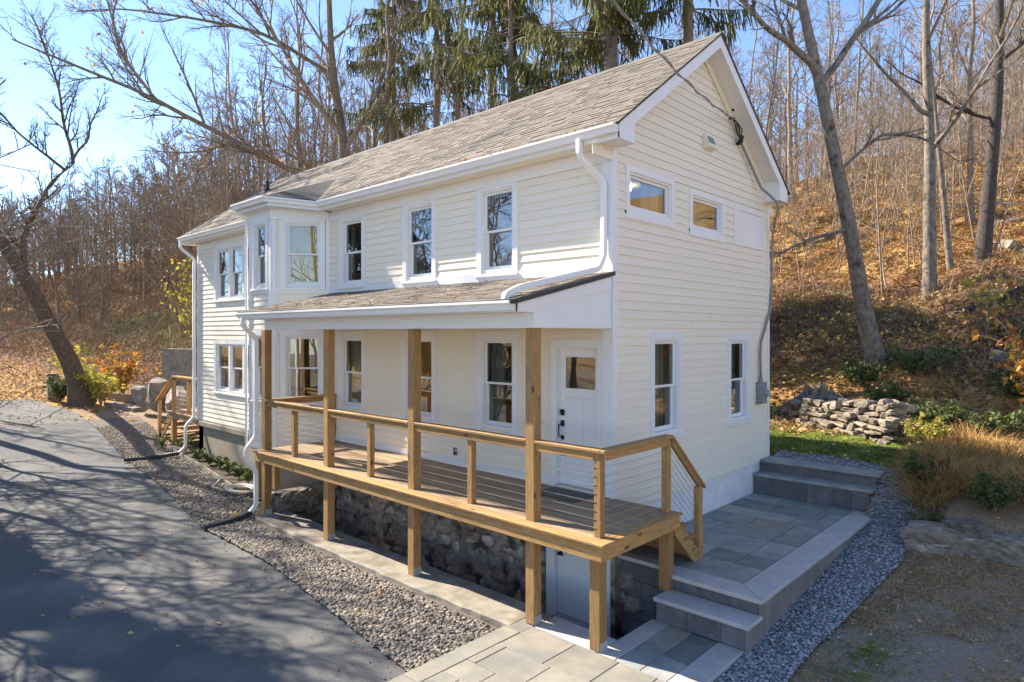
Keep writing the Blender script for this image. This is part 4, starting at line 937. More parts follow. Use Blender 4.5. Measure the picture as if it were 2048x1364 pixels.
def at_ground(x, y): return (x, y, h1(x, y))
tag(put('retaining_wall', MB().prism([(-22.6, 1.75, -.9), (-16.6, 4.4, -.9), (-16.6, 4.4, 1.6), (-22.6, 1.75, 1.65)], (-.15, .3, 0)).mesh('retaining_wall'), M['concrete']), 'grey concrete retaining wall behind the side stoop', 'wall')
for lab, loc, size, r in (("upright pale boulder, left one of the pair behind the side stoop", (-23.3, 1.25, -.35), (.75, .65, .95), .4), ("larger pale boulder against the concrete retaining wall", (-21.8, 1.35, -.15), (1.0, .75, 1.25), .1), ("pale boulder half hidden by the stoop rail", (-20.4, 1.5, -.3), (1.1, .8, 1.1), -.2)):
    o = stone(None, 'boulder', loc, size, (.1, .1, r), 'boulder'); tag(o, lab, 'boulder', 'pale boulders behind the stoop')
def bar(name, a, b, w, hgt_, m, label, cat, group=None):
    a, b = Vector(a), Vector(b); d = (b - a); n_ = Vector((-d.y, d.x, 0)).normalized() * w
    o = put(name, MB().prism([a, b, b + n_, a + n_], (0, 0, hgt_)).mesh(name), M[m], bevel=.01); tag(o, label, cat, group); return o
bar('timber_edging', (-30.2, .3, h1(-30.2, .3) - .05), (-25.6, 1.9, h1(-25.6, 1.9) - .0), .22, .36, 'timber', 'long weathered timber edging at the foot of the leafy bank', 'timber')
bar('stone_step', (-26.0, .6, h1(-26, .6)), (-23.9, 1.1, h1(-23.9, 1.1)), .45, .16, 'boulder', 'flat grey stone step beside the end of the driveway', 'step')
gp = thing('gate_post', 'squat mossy stone gate post beside the leaning tree', 'post', at_ground(-28.5, -.7))
part('shaft', MB().box(-28.68, -28.32, -.88, -.52, -.8, .45), M['stone'], gp, bevel=.05); part('cap', MB().box(-28.71, -28.29, -.91, -.49, .455, .52), M['concrete'], gp, bevel=.03)
stake = tag(put('metal_stake', MB().tube([(-27.4, .0, -.8), (-27.4, .02, .35)], .03, 6).mesh('metal_stake'), M['timber']), 'thin stake standing beside the leaning tree', 'stake')
ho = MB()
for k in range(4):
    r = .24 + .045 * k; ho.tube([(-9.3 + r * 1.3 * math.cos(t * PI / 16), -1.02 + r * .8 * math.sin(t * PI / 16), -1.24 + .025 * (k % 2)) for t in range(33)], .017, 6)
ho.tube([(-9.6, -1.3, -1.25), (-10.1, -1.35, -1.26), (-10.6, -1.0, -1.26), (-10.9, -.8, -1.26)], .017, 6)
tag(put('garden_hose', ho.mesh('garden_hose'), M['hose'], smooth=True), 'coiled pale garden hose on the gravel by the bay window', 'hose')
ed = MB()
for (a, b) in (((-9.5, -1.05), (-12.5, -.6)), ((-12.5, -.6), (-16.9, -.1))):
    n_ = Vector((b[1] - a[1], a[0] - b[0])).normalized() * .03
    ed.prism([(a[0], a[1], -1.4), (b[0], b[1], -1.4), (b[0] + n_.x, b[1] + n_.y, -1.4), (a[0] + n_.x, a[1] + n_.y, -1.4)], (0, 0, .17))
tag(put('bed_edging', ed.mesh('bed_edging'), M['timber']), 'low edging strip between the pebbles and the planting bed', 'edging')

# ------------------------------------------------------------------ trees
def unit(a): return a / (np.linalg.norm(a, axis=-1, keepdims=True) + 1e-9)
def tubes(P, Rr, sides):
    """P (m,n,3), Rr (m,n) -> verts, quads"""
    m, n, _ = P.shape
    d = unit(P[:, -1] - P[:, 0]); ref = np.where(np.abs(d[:, 2:3]) < .9, np.array([[0, 0, 1.0]]), np.array([[1.0, 0, 0]]))
    a = unit(np.cross(d, ref)); b = np.cross(d, a)
    t = 2 * PI * np.arange(sides) / sides
    ring = a[:, None, :] * np.cos(t)[None, :, None] + b[:, None, :] * np.sin(t)[None, :, None]
    V = P[:, :, None] + Rr[:, :, None, None] * ring[:, None]
    I = np.arange(m * n * sides).reshape(m, n, sides); J = np.roll(I, -1, axis=2)
    q = np.stack([I[:, :-1], J[:, :-1], J[:, 1:], I[:, 1:]], -1).reshape(-1, 4)
    return V.reshape(-1, 3), q
class Acc:
    def __init__(s): s.V, s.Q, s.n = [], [], 0
    def add(s, V, q): s.V.append(V); s.Q.append(q + s.n); s.n += len(V)
    def mesh(s, name, smooth=True): return mesh_np(name, np.concatenate(s.V), np.concatenate(s.Q), smooth=smooth)
def children(rng, P, Rr, k, t0, t1, ang, lr, npt, up, wig, rmul, L=None, fall=.55):
    """k shoots off every polyline"""
    m, n, _ = P.shape
    t = (t0 + (t1 - t0) * (np.arange(k)[None] + rng.uniform(0, 1, (m, k))) / k)
    x = t * (n - 1); i = np.clip(x.astype(int), 0, n - 2); f = (x - i)[..., None]
    rows_ = np.arange(m)[:, None]
    base = P[rows_, i] * (1 - f) + P[rows_, i + 1] * f
    tang = unit(P[rows_, i + 1] - P[rows_, i]); rb = Rr[rows_, i] * (1 - f[..., 0]) + Rr[rows_, i + 1] * f[..., 0]
    rnd = rng.normal(0, 1, (m, k, 3)); perp = unit(rnd - tang * (rnd * tang).sum(-1, keepdims=True))
    a = rng.normal(ang, .18, (m, k))[..., None]
    d = unit(tang * np.cos(a) + perp * np.sin(a) + np.array([0, 0, up]))
    PL = np.linalg.norm(P[:, -1] - P[:, 0], axis=-1)[:, None] if L is None else L
    Ln = (PL * lr * (1 - fall * t) * rng.uniform(.6, 1.25, (m, k)))[..., None, None]
    s = np.linspace(0, 1, npt)[None, None, :, None]
    w1 = rng.normal(0, 1, (m, k, 1, 3)); w2 = rng.normal(0, 1, (m, k, 1, 3))
    C = base[:, :, None] + d[:, :, None] * Ln * s + Ln * wig * (w1 * s * s + w2 * np.sin(s * 5) * .35 * s) + np.array([0, 0, 1.0]) * Ln * up * .5 * s * s
    r0 = np.minimum(rb * rmul, rb)[..., None]
    Rc = r0 * (1 - .8 * s[..., 0]) + .0012
    return C.reshape(m * k, npt, 3), np.broadcast_to(Rc, (m, k, npt)).reshape(m * k, npt)
def flare(n, r0, top=.12):
    t = np.linspace(0, 1, n); return r0 * (1 + .6 * np.exp(-t * 22)) * (1 - (1 - top) * t)
def bare_tree(seed, H, r0, cs=.35, nb=14, spread=.34, ang=.85, n2=6, n3=5, n4=0, trunk=None, up=.25, sides=9, rmin=.004, mult=1.0, lean=False):
    s1, s2, p3 = (3, 3, 2) if lean else (5, 4, 3)
    rng = np.random.default_rng(seed)
    if trunk is None:
        n = 12; t = np.linspace(0, 1, n)[:, None]
        P = np.concatenate([np.cumsum(rng.normal(0, .012 * H, (n, 2)), 0) * t, t * H], 1)
    else:
        tr = np.array(trunk, float); d = np.r_[0, np.cumsum(np.linalg.norm(np.diff(tr, axis=0), axis=1))]; d /= d[-1]
        n = 16; t = np.linspace(0, 1, n); P = np.stack([np.interp(t, d, tr[:, j]) for j in range(3)], -1)
        P[1:-1] += rng.normal(0, .03, (n - 2, 3)); P[1:-1] = (P[:-2] + 2 * P[1:-1] + P[2:]) / 4
    T = flare(len(P), r0); tv, tq = tubes(P[None], T[None], sides)
    trunk_me = mesh_np('trunk', tv, tq, smooth=True)
    A = Acc()
    B, RB = children(rng, P[None], T[None], nb, cs, .99, ang, spread, 6, up, .10, .5, L=np.array([[H]]), fall=.75)
    A.add(*tubes(B, np.maximum(RB, rmin), s1))
    B2, R2_ = children(rng, B, RB, n2, .2, 1.0, .75, .55, 4, up * .7, .14, .55); A.add(*tubes(B2, np.maximum(R2_, rmin * .8), s2))
    if n3:
        B3, R3_ = children(rng, B2, R2_, n3, .15, 1.0, .7, .55, p3, up * .5, .16, .6); A.add(*tubes(B3, np.maximum(R3_, rmin * .6), 3))
        if n4:
            B4, R4_ = children(rng, B3, R3_, n4, .2, 1.0, .65, .6, 3, up * .4, .15, .7); A.add(*tubes(B4, np.maximum(R4_, rmin * .5), 3))
            return trunk_me, A.mesh('crown', False), B4
        return trunk_me, A.mesh('crown', False), B3
    return trunk_me, A.mesh('crown', False), B2
def tree_obj(name, label, trunk_me, crown_me, loc, rotz=0, sc=1.0, bark='bark', twig='twig', group=None, cat='tree'):
    r = thing(name, label, cat, loc, group); r.rotation_euler = (0, 0, rotz); r.scale = (sc, sc, sc)
    for nm, me, k in (('trunk', trunk_me, bark), ('crown', crown_me, twig)):
        if len(me.materials) == 0: me.materials.append(M[k])
        o = bpy.data.objects.new(nm, me); COL.objects.link(o); o.parent = r
    return r
def copy_tree(src, loc, rotz, sc, lean=(0, 0)):
    c = src.copy(); COL.objects.link(c); c.location = loc; c.rotation_euler = (lean[0], lean[1], rotz); c.scale = (sc[0], sc[0], sc[1])
    for ch in src.children:
        d = ch.copy(); COL.objects.link(d); d.parent = c
    return c

protos = []
specs = [(101, 17, .15, .25, 17, .26), (102, 19, .18, .3, 17, .25), (103, 15, .12, .2, 17, .27), (104, 20, .20, .3, 18, .27), (105, 16, .13, .3, 16, .24), (106, 18, .16, .2, 18, .26), (107, 13, .075, .15, 16, .24), (108, 11, .05, .12, 15, .22), (109, 9.5, .11, .12, 20, .42), (110, 8, .08, .06, 22, .5), (111, 7, .06, .05, 22, .42)]
for sp_ in specs:
    tm, cm, _ = bare_tree(*sp_, n2=7, n3=7, rmin=.011 if sp_[0] < 109 else .014, ang=.95, up=.16)
    protos.append((tm, cm, sp_[1]))
for a, b, _ in protos: a.materials.append(M['bark']); b.materials.append(M['twig'])
FG_LABEL = 'slender bare grey brown tree standing on the leaf covered hillside'
FG_GROUP = 'bare trees on the hillside'
TH_LABEL = 'thin pale sapling stem rising from the leaf covered hillside'
LF_LABEL = 'small bare tree in the tangled brown woods left of the house'
rt = random.Random(77); placed = []
srcs = []
def forest_tree(x, y, i, sc, z=None):
    loc = (x, y, h1(x, y) - .05 if z is None else z)
    if len(srcs) <= i or srcs[i] is None:
        while len(srcs) <= i: srcs.append(None)
        t_ = tree_obj('bare_tree', FG_LABEL, protos[i][0], protos[i][1], loc, rt.uniform(0, 6.28), sc[0], group=FG_GROUP); t_.scale = (sc[0], sc[0], sc[1]); srcs[i] = t_; return t_
    return copy_tree(srcs[i], loc, rt.uniform(0, 6.28), sc, (rt.gauss(0, .06), rt.gauss(0, .06)))
heroes = [(0.4, 11.4), (.8, 15.9), (1.17, 17.6), (1.77, 18.1), (-26.6, -.25), (-18.4, 7.4)]
def ok_spot(x, y, d):
    return all((x - a) ** 2 + (y - b) ** 2 > d * d for a, b in placed) and all((x - a) ** 2 + (y - b) ** 2 > 2.2 for a, b in heroes)
tries = 0; cnt = 0
while cnt < 292 and tries < 40000:
    tries += 1
    f = 19 + 62 * rt.random() ** .8; px = rt.uniform(-120, 470) if cnt < 80 else rt.uniform(330, 830) if cnt < 146 else rt.uniform(380, 2170); r = (px - 1024) / 1296 * f
    x = CAM[0] + r * .729 - f * .6845; y = CAM[1] + r * .6845 + f * .729
    s = y - float(yb(x))
    if s < 2.2 or (px < 420 and f < 31) or (210 < px < 380 and f < 46) or (px > 1500 and f < 25) or (420 < px < 1500 and f < 27): continue
    if not ok_spot(x, y, 1.35 if f > 35 else 1.7): continue
    placed.append((x, y)); cnt += 1
    thin = rt.random() < .58
    i = rt.choice([6, 7, 7]) if thin else rt.randrange(6)
    sc = (rt.uniform(.55, 1.0), rt.uniform(.75, 1.2)) if thin else (rt.choice([.6, .7, .85, 1.0, 1.2, 1.6]) * rt.uniform(.9, 1.1), rt.uniform(.85, 1.25))
    if px < 440 and rt.random() < .75: i = rt.choice([8, 9, 8]); sc = (rt.uniform(.85, 1.35),) * 2
    elif px < 440: sc = (sc[0] * .75, sc[1] * .66)
    elif px > 1480 and rt.random() < .22: i = 10; thin = False; sc = (rt.uniform(.6, 1.0),) * 2
    t_ = forest_tree(x, y, i, sc); t_['label'] = LF_LABEL if px < 440 else TH_LABEL if thin else FG_LABEL; t_['group'] = 'small bare trees left of the house' if px < 440 else 'saplings on the hillside' if thin else FG_GROUP
# the woods beyond, one mass
lowp = []
for s in (201, 202, 203):
    tm, cm, _ = bare_tree(s, 16, .16, .12, 13, .32, n2=5, n3=2, sides=4, rmin=.03, ang=.95, up=.16, lean=True)
    v = []; 
    for m_ in (tm, cm):
        co = np.empty(len(m_.vertices) * 3, np.float32); m_.vertices.foreach_get("co", co); pq = np.empty(len(m_.loops), np.int32); m_.loops.foreach_get("vertex_index", pq)
        v.append((co.reshape(-1, 3), pq.reshape(-1, 4)))
    lowp.append((np.concatenate([v[0][0], v[1][0]]), np.concatenate([v[0][1], v[1][1] + len(v[0][0])]))); bpy.data.meshes.remove(tm); bpy.data.meshes.remove(cm)
A = Acc(); nr = np.random.default_rng(9); k = 0
while k < 430:
    f = nr.uniform(50, 115) if k % 5 < 2 else nr.uniform(48, 125); px = nr.uniform(-350, 520) if k % 5 < 2 else nr.uniform(480, 2300); r = (px - 1024) / 1296 * f
    x = CAM[0] + r * .729 - f * .6845; y = CAM[1] + r * .6845 + f * .729
    if y - float(yb(x)) < 0: continue
    V, q = lowp[k % 3]; a = nr.uniform(0, 6.28); s = nr.uniform(.7, 1.15) * (.72 if px < 420 else 1); ca_, sa_ = math.cos(a), math.sin(a)
    W = np.stack([V[:, 0] * ca_ - V[:, 1] * sa_, V[:, 0] * sa_ + V[:, 1] * ca_, V[:, 2]], -1) * s + np.array([x, y, h1(x, y) - .1]); A.add(W, q); k += 1
tag(put('distant_woods', A.mesh('distant_woods', False), M['twig'], kind='stuff'), 'far bare woods closing the top of the hillside', 'woods')

A = Acc(); k = 0
while k < 110:
    a = nr.uniform(-2.75, .95); f = nr.uniform(26, 75); x, y = -2 + f * math.cos(a), -4 + f * math.sin(a)
    if (x < -8 and y > -20) or y > 34 or (y > 4 and cam_px(np.array(x), np.array(y))[0] < 2150): continue
    V, q = lowp[k % 3]; a = nr.uniform(0, 6.28); s = nr.uniform(.7, 1.1); ca_, sa_ = math.cos(a), math.sin(a)
    W = np.stack([V[:, 0] * ca_ - V[:, 1] * sa_, V[:, 0] * sa_ + V[:, 1] * ca_, V[:, 2]], -1) * s + np.array([x, y, h1(x, y) - .1]); A.add(W, q); k += 1
tag(put('facing_woods', A.mesh('facing_woods', False), M['twig'], kind='stuff'), 'bare woods across the driveway mirrored in the windows', 'woods')

# trees that stand out
def hero(name, label, seed, trunk, r0, loc_base, bark, limbs=(), **kw):
    base = np.array(trunk[0]); tr = [tuple(np.array(p) - base) for p in trunk]
    H = kw.pop('H', tr[-1][2]); tm, cm, tips = bare_tree(seed, H, r0, trunk=tr, sides=14, **kw)
    o = tree_obj(name, label, tm, cm, tuple(base), bark=bark)
    for j, (pts, ra, sd_, n2, n3, n4) in enumerate(limbs):
        P = np.array(pts, float) - base; d = np.r_[0, np.cumsum(np.linalg.norm(np.diff(P, axis=0), axis=1))]; d /= d[-1]
        t = np.linspace(0, 1, 14); P = np.stack([np.interp(t, d, P[:, q_]) for q_ in range(3)], -1); rg = np.random.default_rng(sd_)
        P[1:] += rg.normal(0, .04, (13, 3)); P[1:-1] = (P[:-2] + 2 * P[1:-1] + P[2:]) / 4
        Rr = ra * (1 - .85 * t) + .006
        AA = Acc(); AA.add(*tubes(P[None], Rr[None], 8))
        B, RB = children(rg, P[None], Rr[None], n2, .12, 1, .65, .34, 6, .16, .12, .6); AA.add(*tubes(B, np.maximum(RB, .006), 5))
        B2, RB2 = children(rg, B, RB, n3, .1, 1, .7, .5, 4, .12, .14, .6); AA.add(*tubes(B2, np.maximum(RB2, .0045), 4))
        B3, RB3 = children(rg, B2, RB2, n4, .1, 1, .7, .5, 3, .1, .16, .7); AA.add(*tubes(B3, np.maximum(RB3, .0035), 3))
        b_ = bpy.data.objects.new('limb', AA.mesh('limb')); b_.data.materials.append(M[bark]); COL.objects.link(b_); b_.parent = o
        tips = np.concatenate([tips[:, -1:], B3[:, -1:]]) if tips.ndim == 3 else tips
    return o, tips, base
hero('beech_tree', 'large grey beech leaning left beside the gable, knots up its trunk', 31, [(.45, 11.6, 1.2), (.40, 11.38, 1.6), (.117, 10.433, 4.773), (-.092, 9.552, 7.413), (-.303, 8.942, 9.135), (-.452, 8.528, 10.243), (-.7, 8.0, 13), (-.6, 7.6, 17)], .215, None, 'beech',
     limbs=[([(-.25, 9.05, 8.6), (-.5, 8.3, 9.1), (-.779, 7.536, 9.25), (-1.114, 6.673, 9.75), (-1.7, 5.6, 10.6)], .09, 3, 8, 6, 5),
            ([(.117, 10.4, 4.9), (-.5, 9.7, 4.7), (-1.1, 9.1, 4.35), (-1.5, 8.7, 4.3)], .055, 4, 4, 4, 3),
            ([(.0, 9.9, 6.3), (.9, 10.2, 7.2), (1.7, 10.6, 7.0), (2.5, 10.9, 6.2)], .05, 5, 7, 6, 4),
            ([(-.2, 9.2, 8.4), (.7, 9.6, 9.8), (1.6, 10.2, 11.5), (2.2, 10.8, 13.5)], .08, 6, 8, 6, 4)], cs=.55, nb=9, H=15, spread=.3, n2=5, n3=5)
hero('straight_tree', 'tall straight grey trunk on the slope right of the leaning beech', 32, [(.8, 15.87, 1.8), (.8, 15.87, 2.06), (.833, 15.9, 7.92), (.743, 15.82, 12.55), (.7, 15.8, 19)], .215, None, 'beech', limbs=[([(.8, 15.9, 7.8), (1.6, 15.6, 8.7), (2.6, 15.3, 10.2), (3.6, 15.2, 12)], .075, 7, 8, 5, 4), ([(.8, 15.85, 9), (.0, 15.2, 10), (-1.0, 14.6, 11.6)], .07, 8, 7, 5, 4)], cs=.5, nb=9, H=16, n2=5, n3=5)
hero('slim_leaning_tree', 'slim trunk leaning across the straight tree on the slope', 33, [(1.25, 17.7, 2.9), (1.174, 17.593, 3.343), (.95, 17.4, 6.5), (.76, 17.2, 9.2), (.4, 17, 14)], .12, None, 'beech', cs=.5, nb=9, H=12, n2=5, n3=5)
hero('dark_tree', 'dark barked tree with pale lichen spots at the right side of the woods', 34, [(1.72, 18.1, 2.9), (1.765, 18.147, 3.343), (2.0, 18.37, 6.58), (2.237, 18.59, 9.83), (2.27, 18.62, 13.1), (2.3, 18.6, 20)], .25, None, 'barkdark', limbs=[([(2.2, 18.5, 9.2), (1.2, 18.0, 9.6), (.2, 17.4, 10.6), (-.7, 17, 11.5)], .055, 9, 8, 5, 4), ([(2.25, 18.6, 11), (3.4, 18.6, 11.9), (4.6, 18.6, 12.4)], .06, 10, 8, 5, 4)], cs=.5, nb=9, H=16, n2=5, n3=5)
o, tips, base = hero('leaning_tree', 'dark tree leaning over the driveway at the far left', 35, [(-26.7, .0, -.8), (-26.62, -.25, .62), (-26.4, -1.41, 3.19), (-25.96, -2.37, 5.09), (-25.66, -3.46, 6.83), (-25.3, -4.6, 9), (-25, -5.6, 12)], .37, None, 'barkmid',
     limbs=[([(-26.1, -2.1, 4.9), (-25.9, -2.2, 5.9), (-25.4, -1.84, 7.11), (-24.84, -1.315, 8.27), (-24.34, -.85, 8.85)], .13, 11, 9, 7, 7),
            ([(-24.34, -.85, 8.85), (-24.6, -1.1, 10.4), (-24.84, -1.315, 12.22), (-25.33, -1.78, 14.15)], .06, 12, 18, 8, 7), ([(-24.6, -1.1, 8.6), (-25.3, -2.0, 9.5), (-26.0, -2.9, 10.6), (-26.3, -3.4, 12)], .05, 13, 14, 8, 7), ([(-24.4, -.9, 8.8), (-24.2, -.4, 10), (-23.9, .1, 11.8)], .045, 14, 12, 8, 7)], cs=.62, nb=8, H=11, n2=5, n3=5)
o, tips, base = hero('forked_maple', 'tall forked maple rising behind the far end of the roof', 36, [(-18.4, 7.5, .9), (-18.3, 7.5, 5), (-18.42, 7.445, 9.9), (-18.8, 7.09, 13), (-18.95, 6.95, 16.1), (-19, 6.9, 21)], .33, None, 'bark',
     limbs=[([(-18.3, 7.4, 9.2), (-18.0, 5.6, 8.3), (-17.94, 5.15, 8.37), (-19.72, 2.11, 9.97), (-20.53, .67, 10.9), (-22.18, -1.57, 11.96), (-22.98, -3.0, 12.45)], .14, 15, 17, 9, 8),
            ([(-20.5, .7, 10.9), (-20.9, -.2, 12.2), (-21.0, -.6, 14.2), (-21.4, -1.4, 16)], .055, 16, 14, 8, 7),
            ([(-18.5, 7.4, 10.4), (-19.4, 6.0, 12.6), (-20.2, 4.8, 15), (-21, 3.6, 17.2)], .12, 17, 15, 8, 7), ([(-18.4, 7.4, 9.8), (-17.2, 8.1, 12), (-16.2, 8.6, 15)], .10, 18, 12, 7, 6),
            ([(-18.8, 7.1, 13), (-20.2, 5.2, 14.4), (-22, 3, 15.0), (-23.6, 1.0, 15.2), (-24.8, -.6, 15)], .09, 19, 16, 8, 7)], cs=.5, nb=10, H=16, n2=6, n3=6)
lf = np.concatenate([tips.reshape(-1, 3)]); rg = np.random.default_rng(5); lf = lf[rg.random(len(lf)) < .05]
lo_ = bpy.data.objects.new('foliage', leaves_mesh('foliage', lf, .085, 6)); lo_.data.materials.append(M['leaf_o']); COL.objects.link(lo_); lo_.parent = o
for lab, sd_, x, y, sc in (('grey twin stemmed tree behind the far end of the roof', 41, -23.0, 7.6, 1.0), ('thin tree between the maple and the far end of the roof', 42, -21.0, 8.6, .8), ('bare tree rising beside the forked maple', 43, -20.0, 9.6, 1.0), ('bare tree among the spruces behind the middle of the roof', 44, -12.8, 8.2, 1.0), ('bare tree between the slim spruce and the bright green spruce', 45, -10.3, 9.6, .95), ('bare tree left of the drooping spruce', 46, -16.4, 8.4, 1.05), ('bare tree beside the broad trunked spruce', 47, -7.3, 9.2, .95)):
    tm, cm, _ = bare_tree(sd_, 17, .2, .42, 13, .26, n2=6, n3=6, rmin=.008); tree_obj('bare_tree', lab, tm, cm, (x, y, h1(x, y) - .1), sd_, sc)

# spruces behind the roof
def spruce(seed, H, r0, cs):
    rng = np.random.default_rng(seed); n = 14; t = np.linspace(0, 1, n)[:, None]
    P = np.concatenate([np.cumsum(rng.normal(0, .02, (n, 2)), 0) * t, t * H], 1); T = flare(n, r0, .06)
    tv, tq = tubes(P[None], T[None], 12); tm = mesh_np('trunk', tv, tq, smooth=True)
    nb = 105; z = np.sort(rng.uniform(cs, 1, nb)) * H; az = rng.uniform(0, 2 * PI, nb); L = np.clip((H - z) * .25, .3, 2.7) * rng.uniform(.55, 1.15, nb)
    s = np.linspace(0, 1, 7)[None, :, None]
    hd = np.stack([np.cos(az), np.sin(az), 0 * az], -1)[:, None]
    base = np.stack([np.interp(z / H, t[:, 0], P[:, 0]), np.interp(z / H, t[:, 0], P[:, 1]), z], -1)[:, None]
    B = base + hd * L[:, None, None] * s + np.array([0, 0, 1.0]) * L[:, None, None] * (.10 * s - .42 * s ** 1.6 + .22 * s ** 4) + rng.normal(0, .03, (nb, 7, 3)) * s
    A = Acc(); A.add(*tubes(B, (.028 * (1 - .85 * s[..., 0])) * np.ones((nb, 1)) + .004, 4))
    # hanging sprays
    K = 92
    ti = rng.uniform(.12, 1, (nb, K)) ** .8; x = ti * 6; i = np.clip(x.astype(int), 0, 5); f = (x - i)[..., None]; rr = np.arange(nb)[:, None]
    C = B[rr, i] * (1 - f) + B[rr, i + 1] * f
    d = unit(rng.normal(0, .30, (nb, K, 3)) + np.array([0, 0, -.9]) + hd * .2)
    drop = rng.random((nb, K)) < np.where(rng.random((nb, 1)) < .22, .25, .95)
    keep = drop.ravel()
    return tm, A.mesh('crown'), C.reshape(-1, 3)[keep], d.reshape(-1, 3)[keep]
sprs = []
SPR_POS = [(-5.5, 7.95, 21, .42, 'spruce with a broad pale trunk close behind the ridge near the gable', .49), (-11.1, 8.9, 23, .24, 'slim spruce behind the middle of the roof', .49), (-14.9, 9.4, 22, .24, 'spruce with drooping sprays left of the middle of the roof', .49),
           (-18.0, 9.6, 22, .22, 'spruce next to the forked maple', .49), (-9.4, 7.9, 20, .22, 'bright green spruce right of the middle of the roof', .49), (-3.6, 8.9, 22, .24, 'dark spruce rising behind the roof apex', .49)]
for i, (x, y, H, r0, lab, cs) in enumerate(SPR_POS):
    tm, bm_, C, D = spruce(300 + i, H, r0, cs)
    t_ = thing('spruce_tree', lab, 'spruce', (x, y, h1(x, y) - .1), 'spruces behind the house')
    for nm, me_, k in (('trunk', tm, 'beech' if i == 0 else 'bark'), ('crown', bm_, 'bark')):
        me_.materials.append(M[k]); o = bpy.data.objects.new(nm, me_); COL.objects.link(o); o.parent = t_
    rg = np.random.default_rng(i); kp = rg.random(len(C)) < (.8 if i in (1, 2, 3, 4) else .95); C, D = C[kp], D[kp]
    fo = ribbons('foliage', C, D, rg.uniform(.22, .55, len(C)), .0155, M['spruce'], i, .3, 3, kind=None, taper=False)
    fo.parent = t_
# evergreen and bare trees across the driveway, left of the camera: they throw the shade on the asphalt
for i, (x, y, H, lab) in enumerate(((-18.3, -8.9, 14.0, 'dense spruce across the driveway whose shade falls on the asphalt'), (-13.2, -9.4, 11.0, 'smaller dense spruce across the driveway'))):
    tm, bm_, C, D = spruce(320 + i, H, .22, .22)
    t_ = thing('spruce_tree', lab, 'spruce', (x, y, -1.4))
    for nm, me_ in (('trunk', tm), ('crown', bm_)):
        me_.materials.append(M['bark']); o = bpy.data.objects.new(nm, me_); COL.objects.link(o); o.parent = t_
    rg = np.random.default_rng(i); fo = ribbons('foliage', C, D, rg.uniform(.4, .9, len(C)), .06, M['spruce'], i + 50, .25, 3, kind=None); fo.parent = t_
for i, (x, y) in enumerate(((-31, -5.6), (-26.5, -5.4), (-24, -12), (-33, -14), (-21, -15), (-14, -17), (-8, -19), (-25, -20), (-17, -24), (-35, -22), (-2, -24), (6, -22), (-10, -29), (13, -14), (16, -6), (19, 1), (17, 7), (24, 4), (22, -10), (-29, -17), (-38, -9), (-40, -17), (-23, -26), (-30, -27), (-12, -23), (-6, -30), (-19, -31), (-42, -26), (-45, -13), (12, 12), (16, 16), (10, 20), (20, 22), (14, 27), (24, 14), (28, 24), (11, 33))):
    t_ = forest_tree(x, y, i % 6, (1.0, .95) if i != 1 else (1.35, 1.3), z=h1(x, y) - .05); t_['label'] = 'bare tree across the driveway, seen only as shade and reflections'; t_['group'] = 'bare trees across the driveway'

for i, (x, y, k, sc) in enumerate(((-17.5, -6.6, 8, 1.15), (-13.8, -7.3, 9, 1.25), (-22.0, -6.2, 8, 1.3), (-10.2, -7.9, 9, 1.1), (-20.5, -4.9, 5, .62))):
    t_ = forest_tree(x, y, k, (sc, sc), z=h1(x, y) - .05); t_['label'] = 'bare tree across the driveway, seen only as shade and reflections'; t_['group'] = 'bare trees across the driveway'

# ------------------------------------------------------------------ undergrowth
def field(n, rng, f0, f1, p0, p1, smin, smax, extra=None):
    out = []
    while len(out) < n:
        m = n * 3; f = f0 + (f1 - f0) * rng.random(m) ** .7; px = rng.uniform(p0, p1, m); r = (px - 1024) / 1296 * f
        x = CAM[0] + r * .729 - f * .6845; y = CAM[1] + r * .6845 + f * .729; s = y - yb(x)
        k = (s > smin) & (s < smax) & ~((x > -16) & (x < .3) & (y < 5.7))
        if extra is not None: k &= extra(x, y)
        out += list(np.stack([x[k], y[k]], -1))
    P = np.array(out[:n]); return np.concatenate([P, hgt(P[:, 0], P[:, 1])[:, None]], 1)
rg = np.random.default_rng(12)
def rdirs(n, up): return unit(rg.normal(0, 1, (n, 3)) * np.array([1, 1, .4]) + np.array([0, 0, up]))
P = field(26000, rg, 12, 50, 1480, 2150, 1.5, 60); ribbons('dead_brush', P, rdirs(len(P), .8), rg.uniform(.25, .8, len(P)), .009, M['brush'], 1, .5, 2)
P = field(2600, rg, 16, 55, 1490, 2150, 2.5, 60)
n = len(P); C_ = np.repeat(P, 16, 0); C_[:, :2] += rg.normal(0, .16, (n * 16, 2)); C_[:, 2] = hgt(C_[:, 0], C_[:, 1]); k = rg.random(n * 16)
ribbons('dry_hill_grass', C_, rdirs(len(C_), .75), rg.uniform(.2, .75, len(C_)), .011, M['straw'], 21, .55, 2)
P = field(480, rg, 20, 60, 1490, 2160, 3.0, 60); D_ = unit(rg.normal(0, .17, (480, 3)) + np.array([0, 0, 1.0])); L_ = rg.uniform(1.2, 6.5, 480)
t_ = np.linspace(0, 1, 6)[None, :, None]; PS = P[:, None] + D_[:, None] * L_[:, None, None] * t_ + rg.normal(0, .09, (480, 6, 3)) * t_; RS = np.linspace(.024, .007, 6)[None] * rg.uniform(.5, 1.6, (480, 1))
A = Acc(); A.add(*tubes(PS, RS, 4)); B_, RB_ = children(rg, PS, RS, 9, .2, 1, .95, .34, 4, .15, .14, .6); A.add(*tubes(B_, np.maximum(RB_, .008), 3)); B2_, RB2_ = children(rg, B_, RB_, 4, .2, 1, .7, .5, 2, .1, .14, .7); A.add(*tubes(B2_, np.maximum(RB2_, .006), 3))
tag(put('sapling_thicket', A.mesh('sapling_thicket'), M['bark'], kind='stuff'), 'dense thicket of thin pale saplings on the hillside', 'thicket')
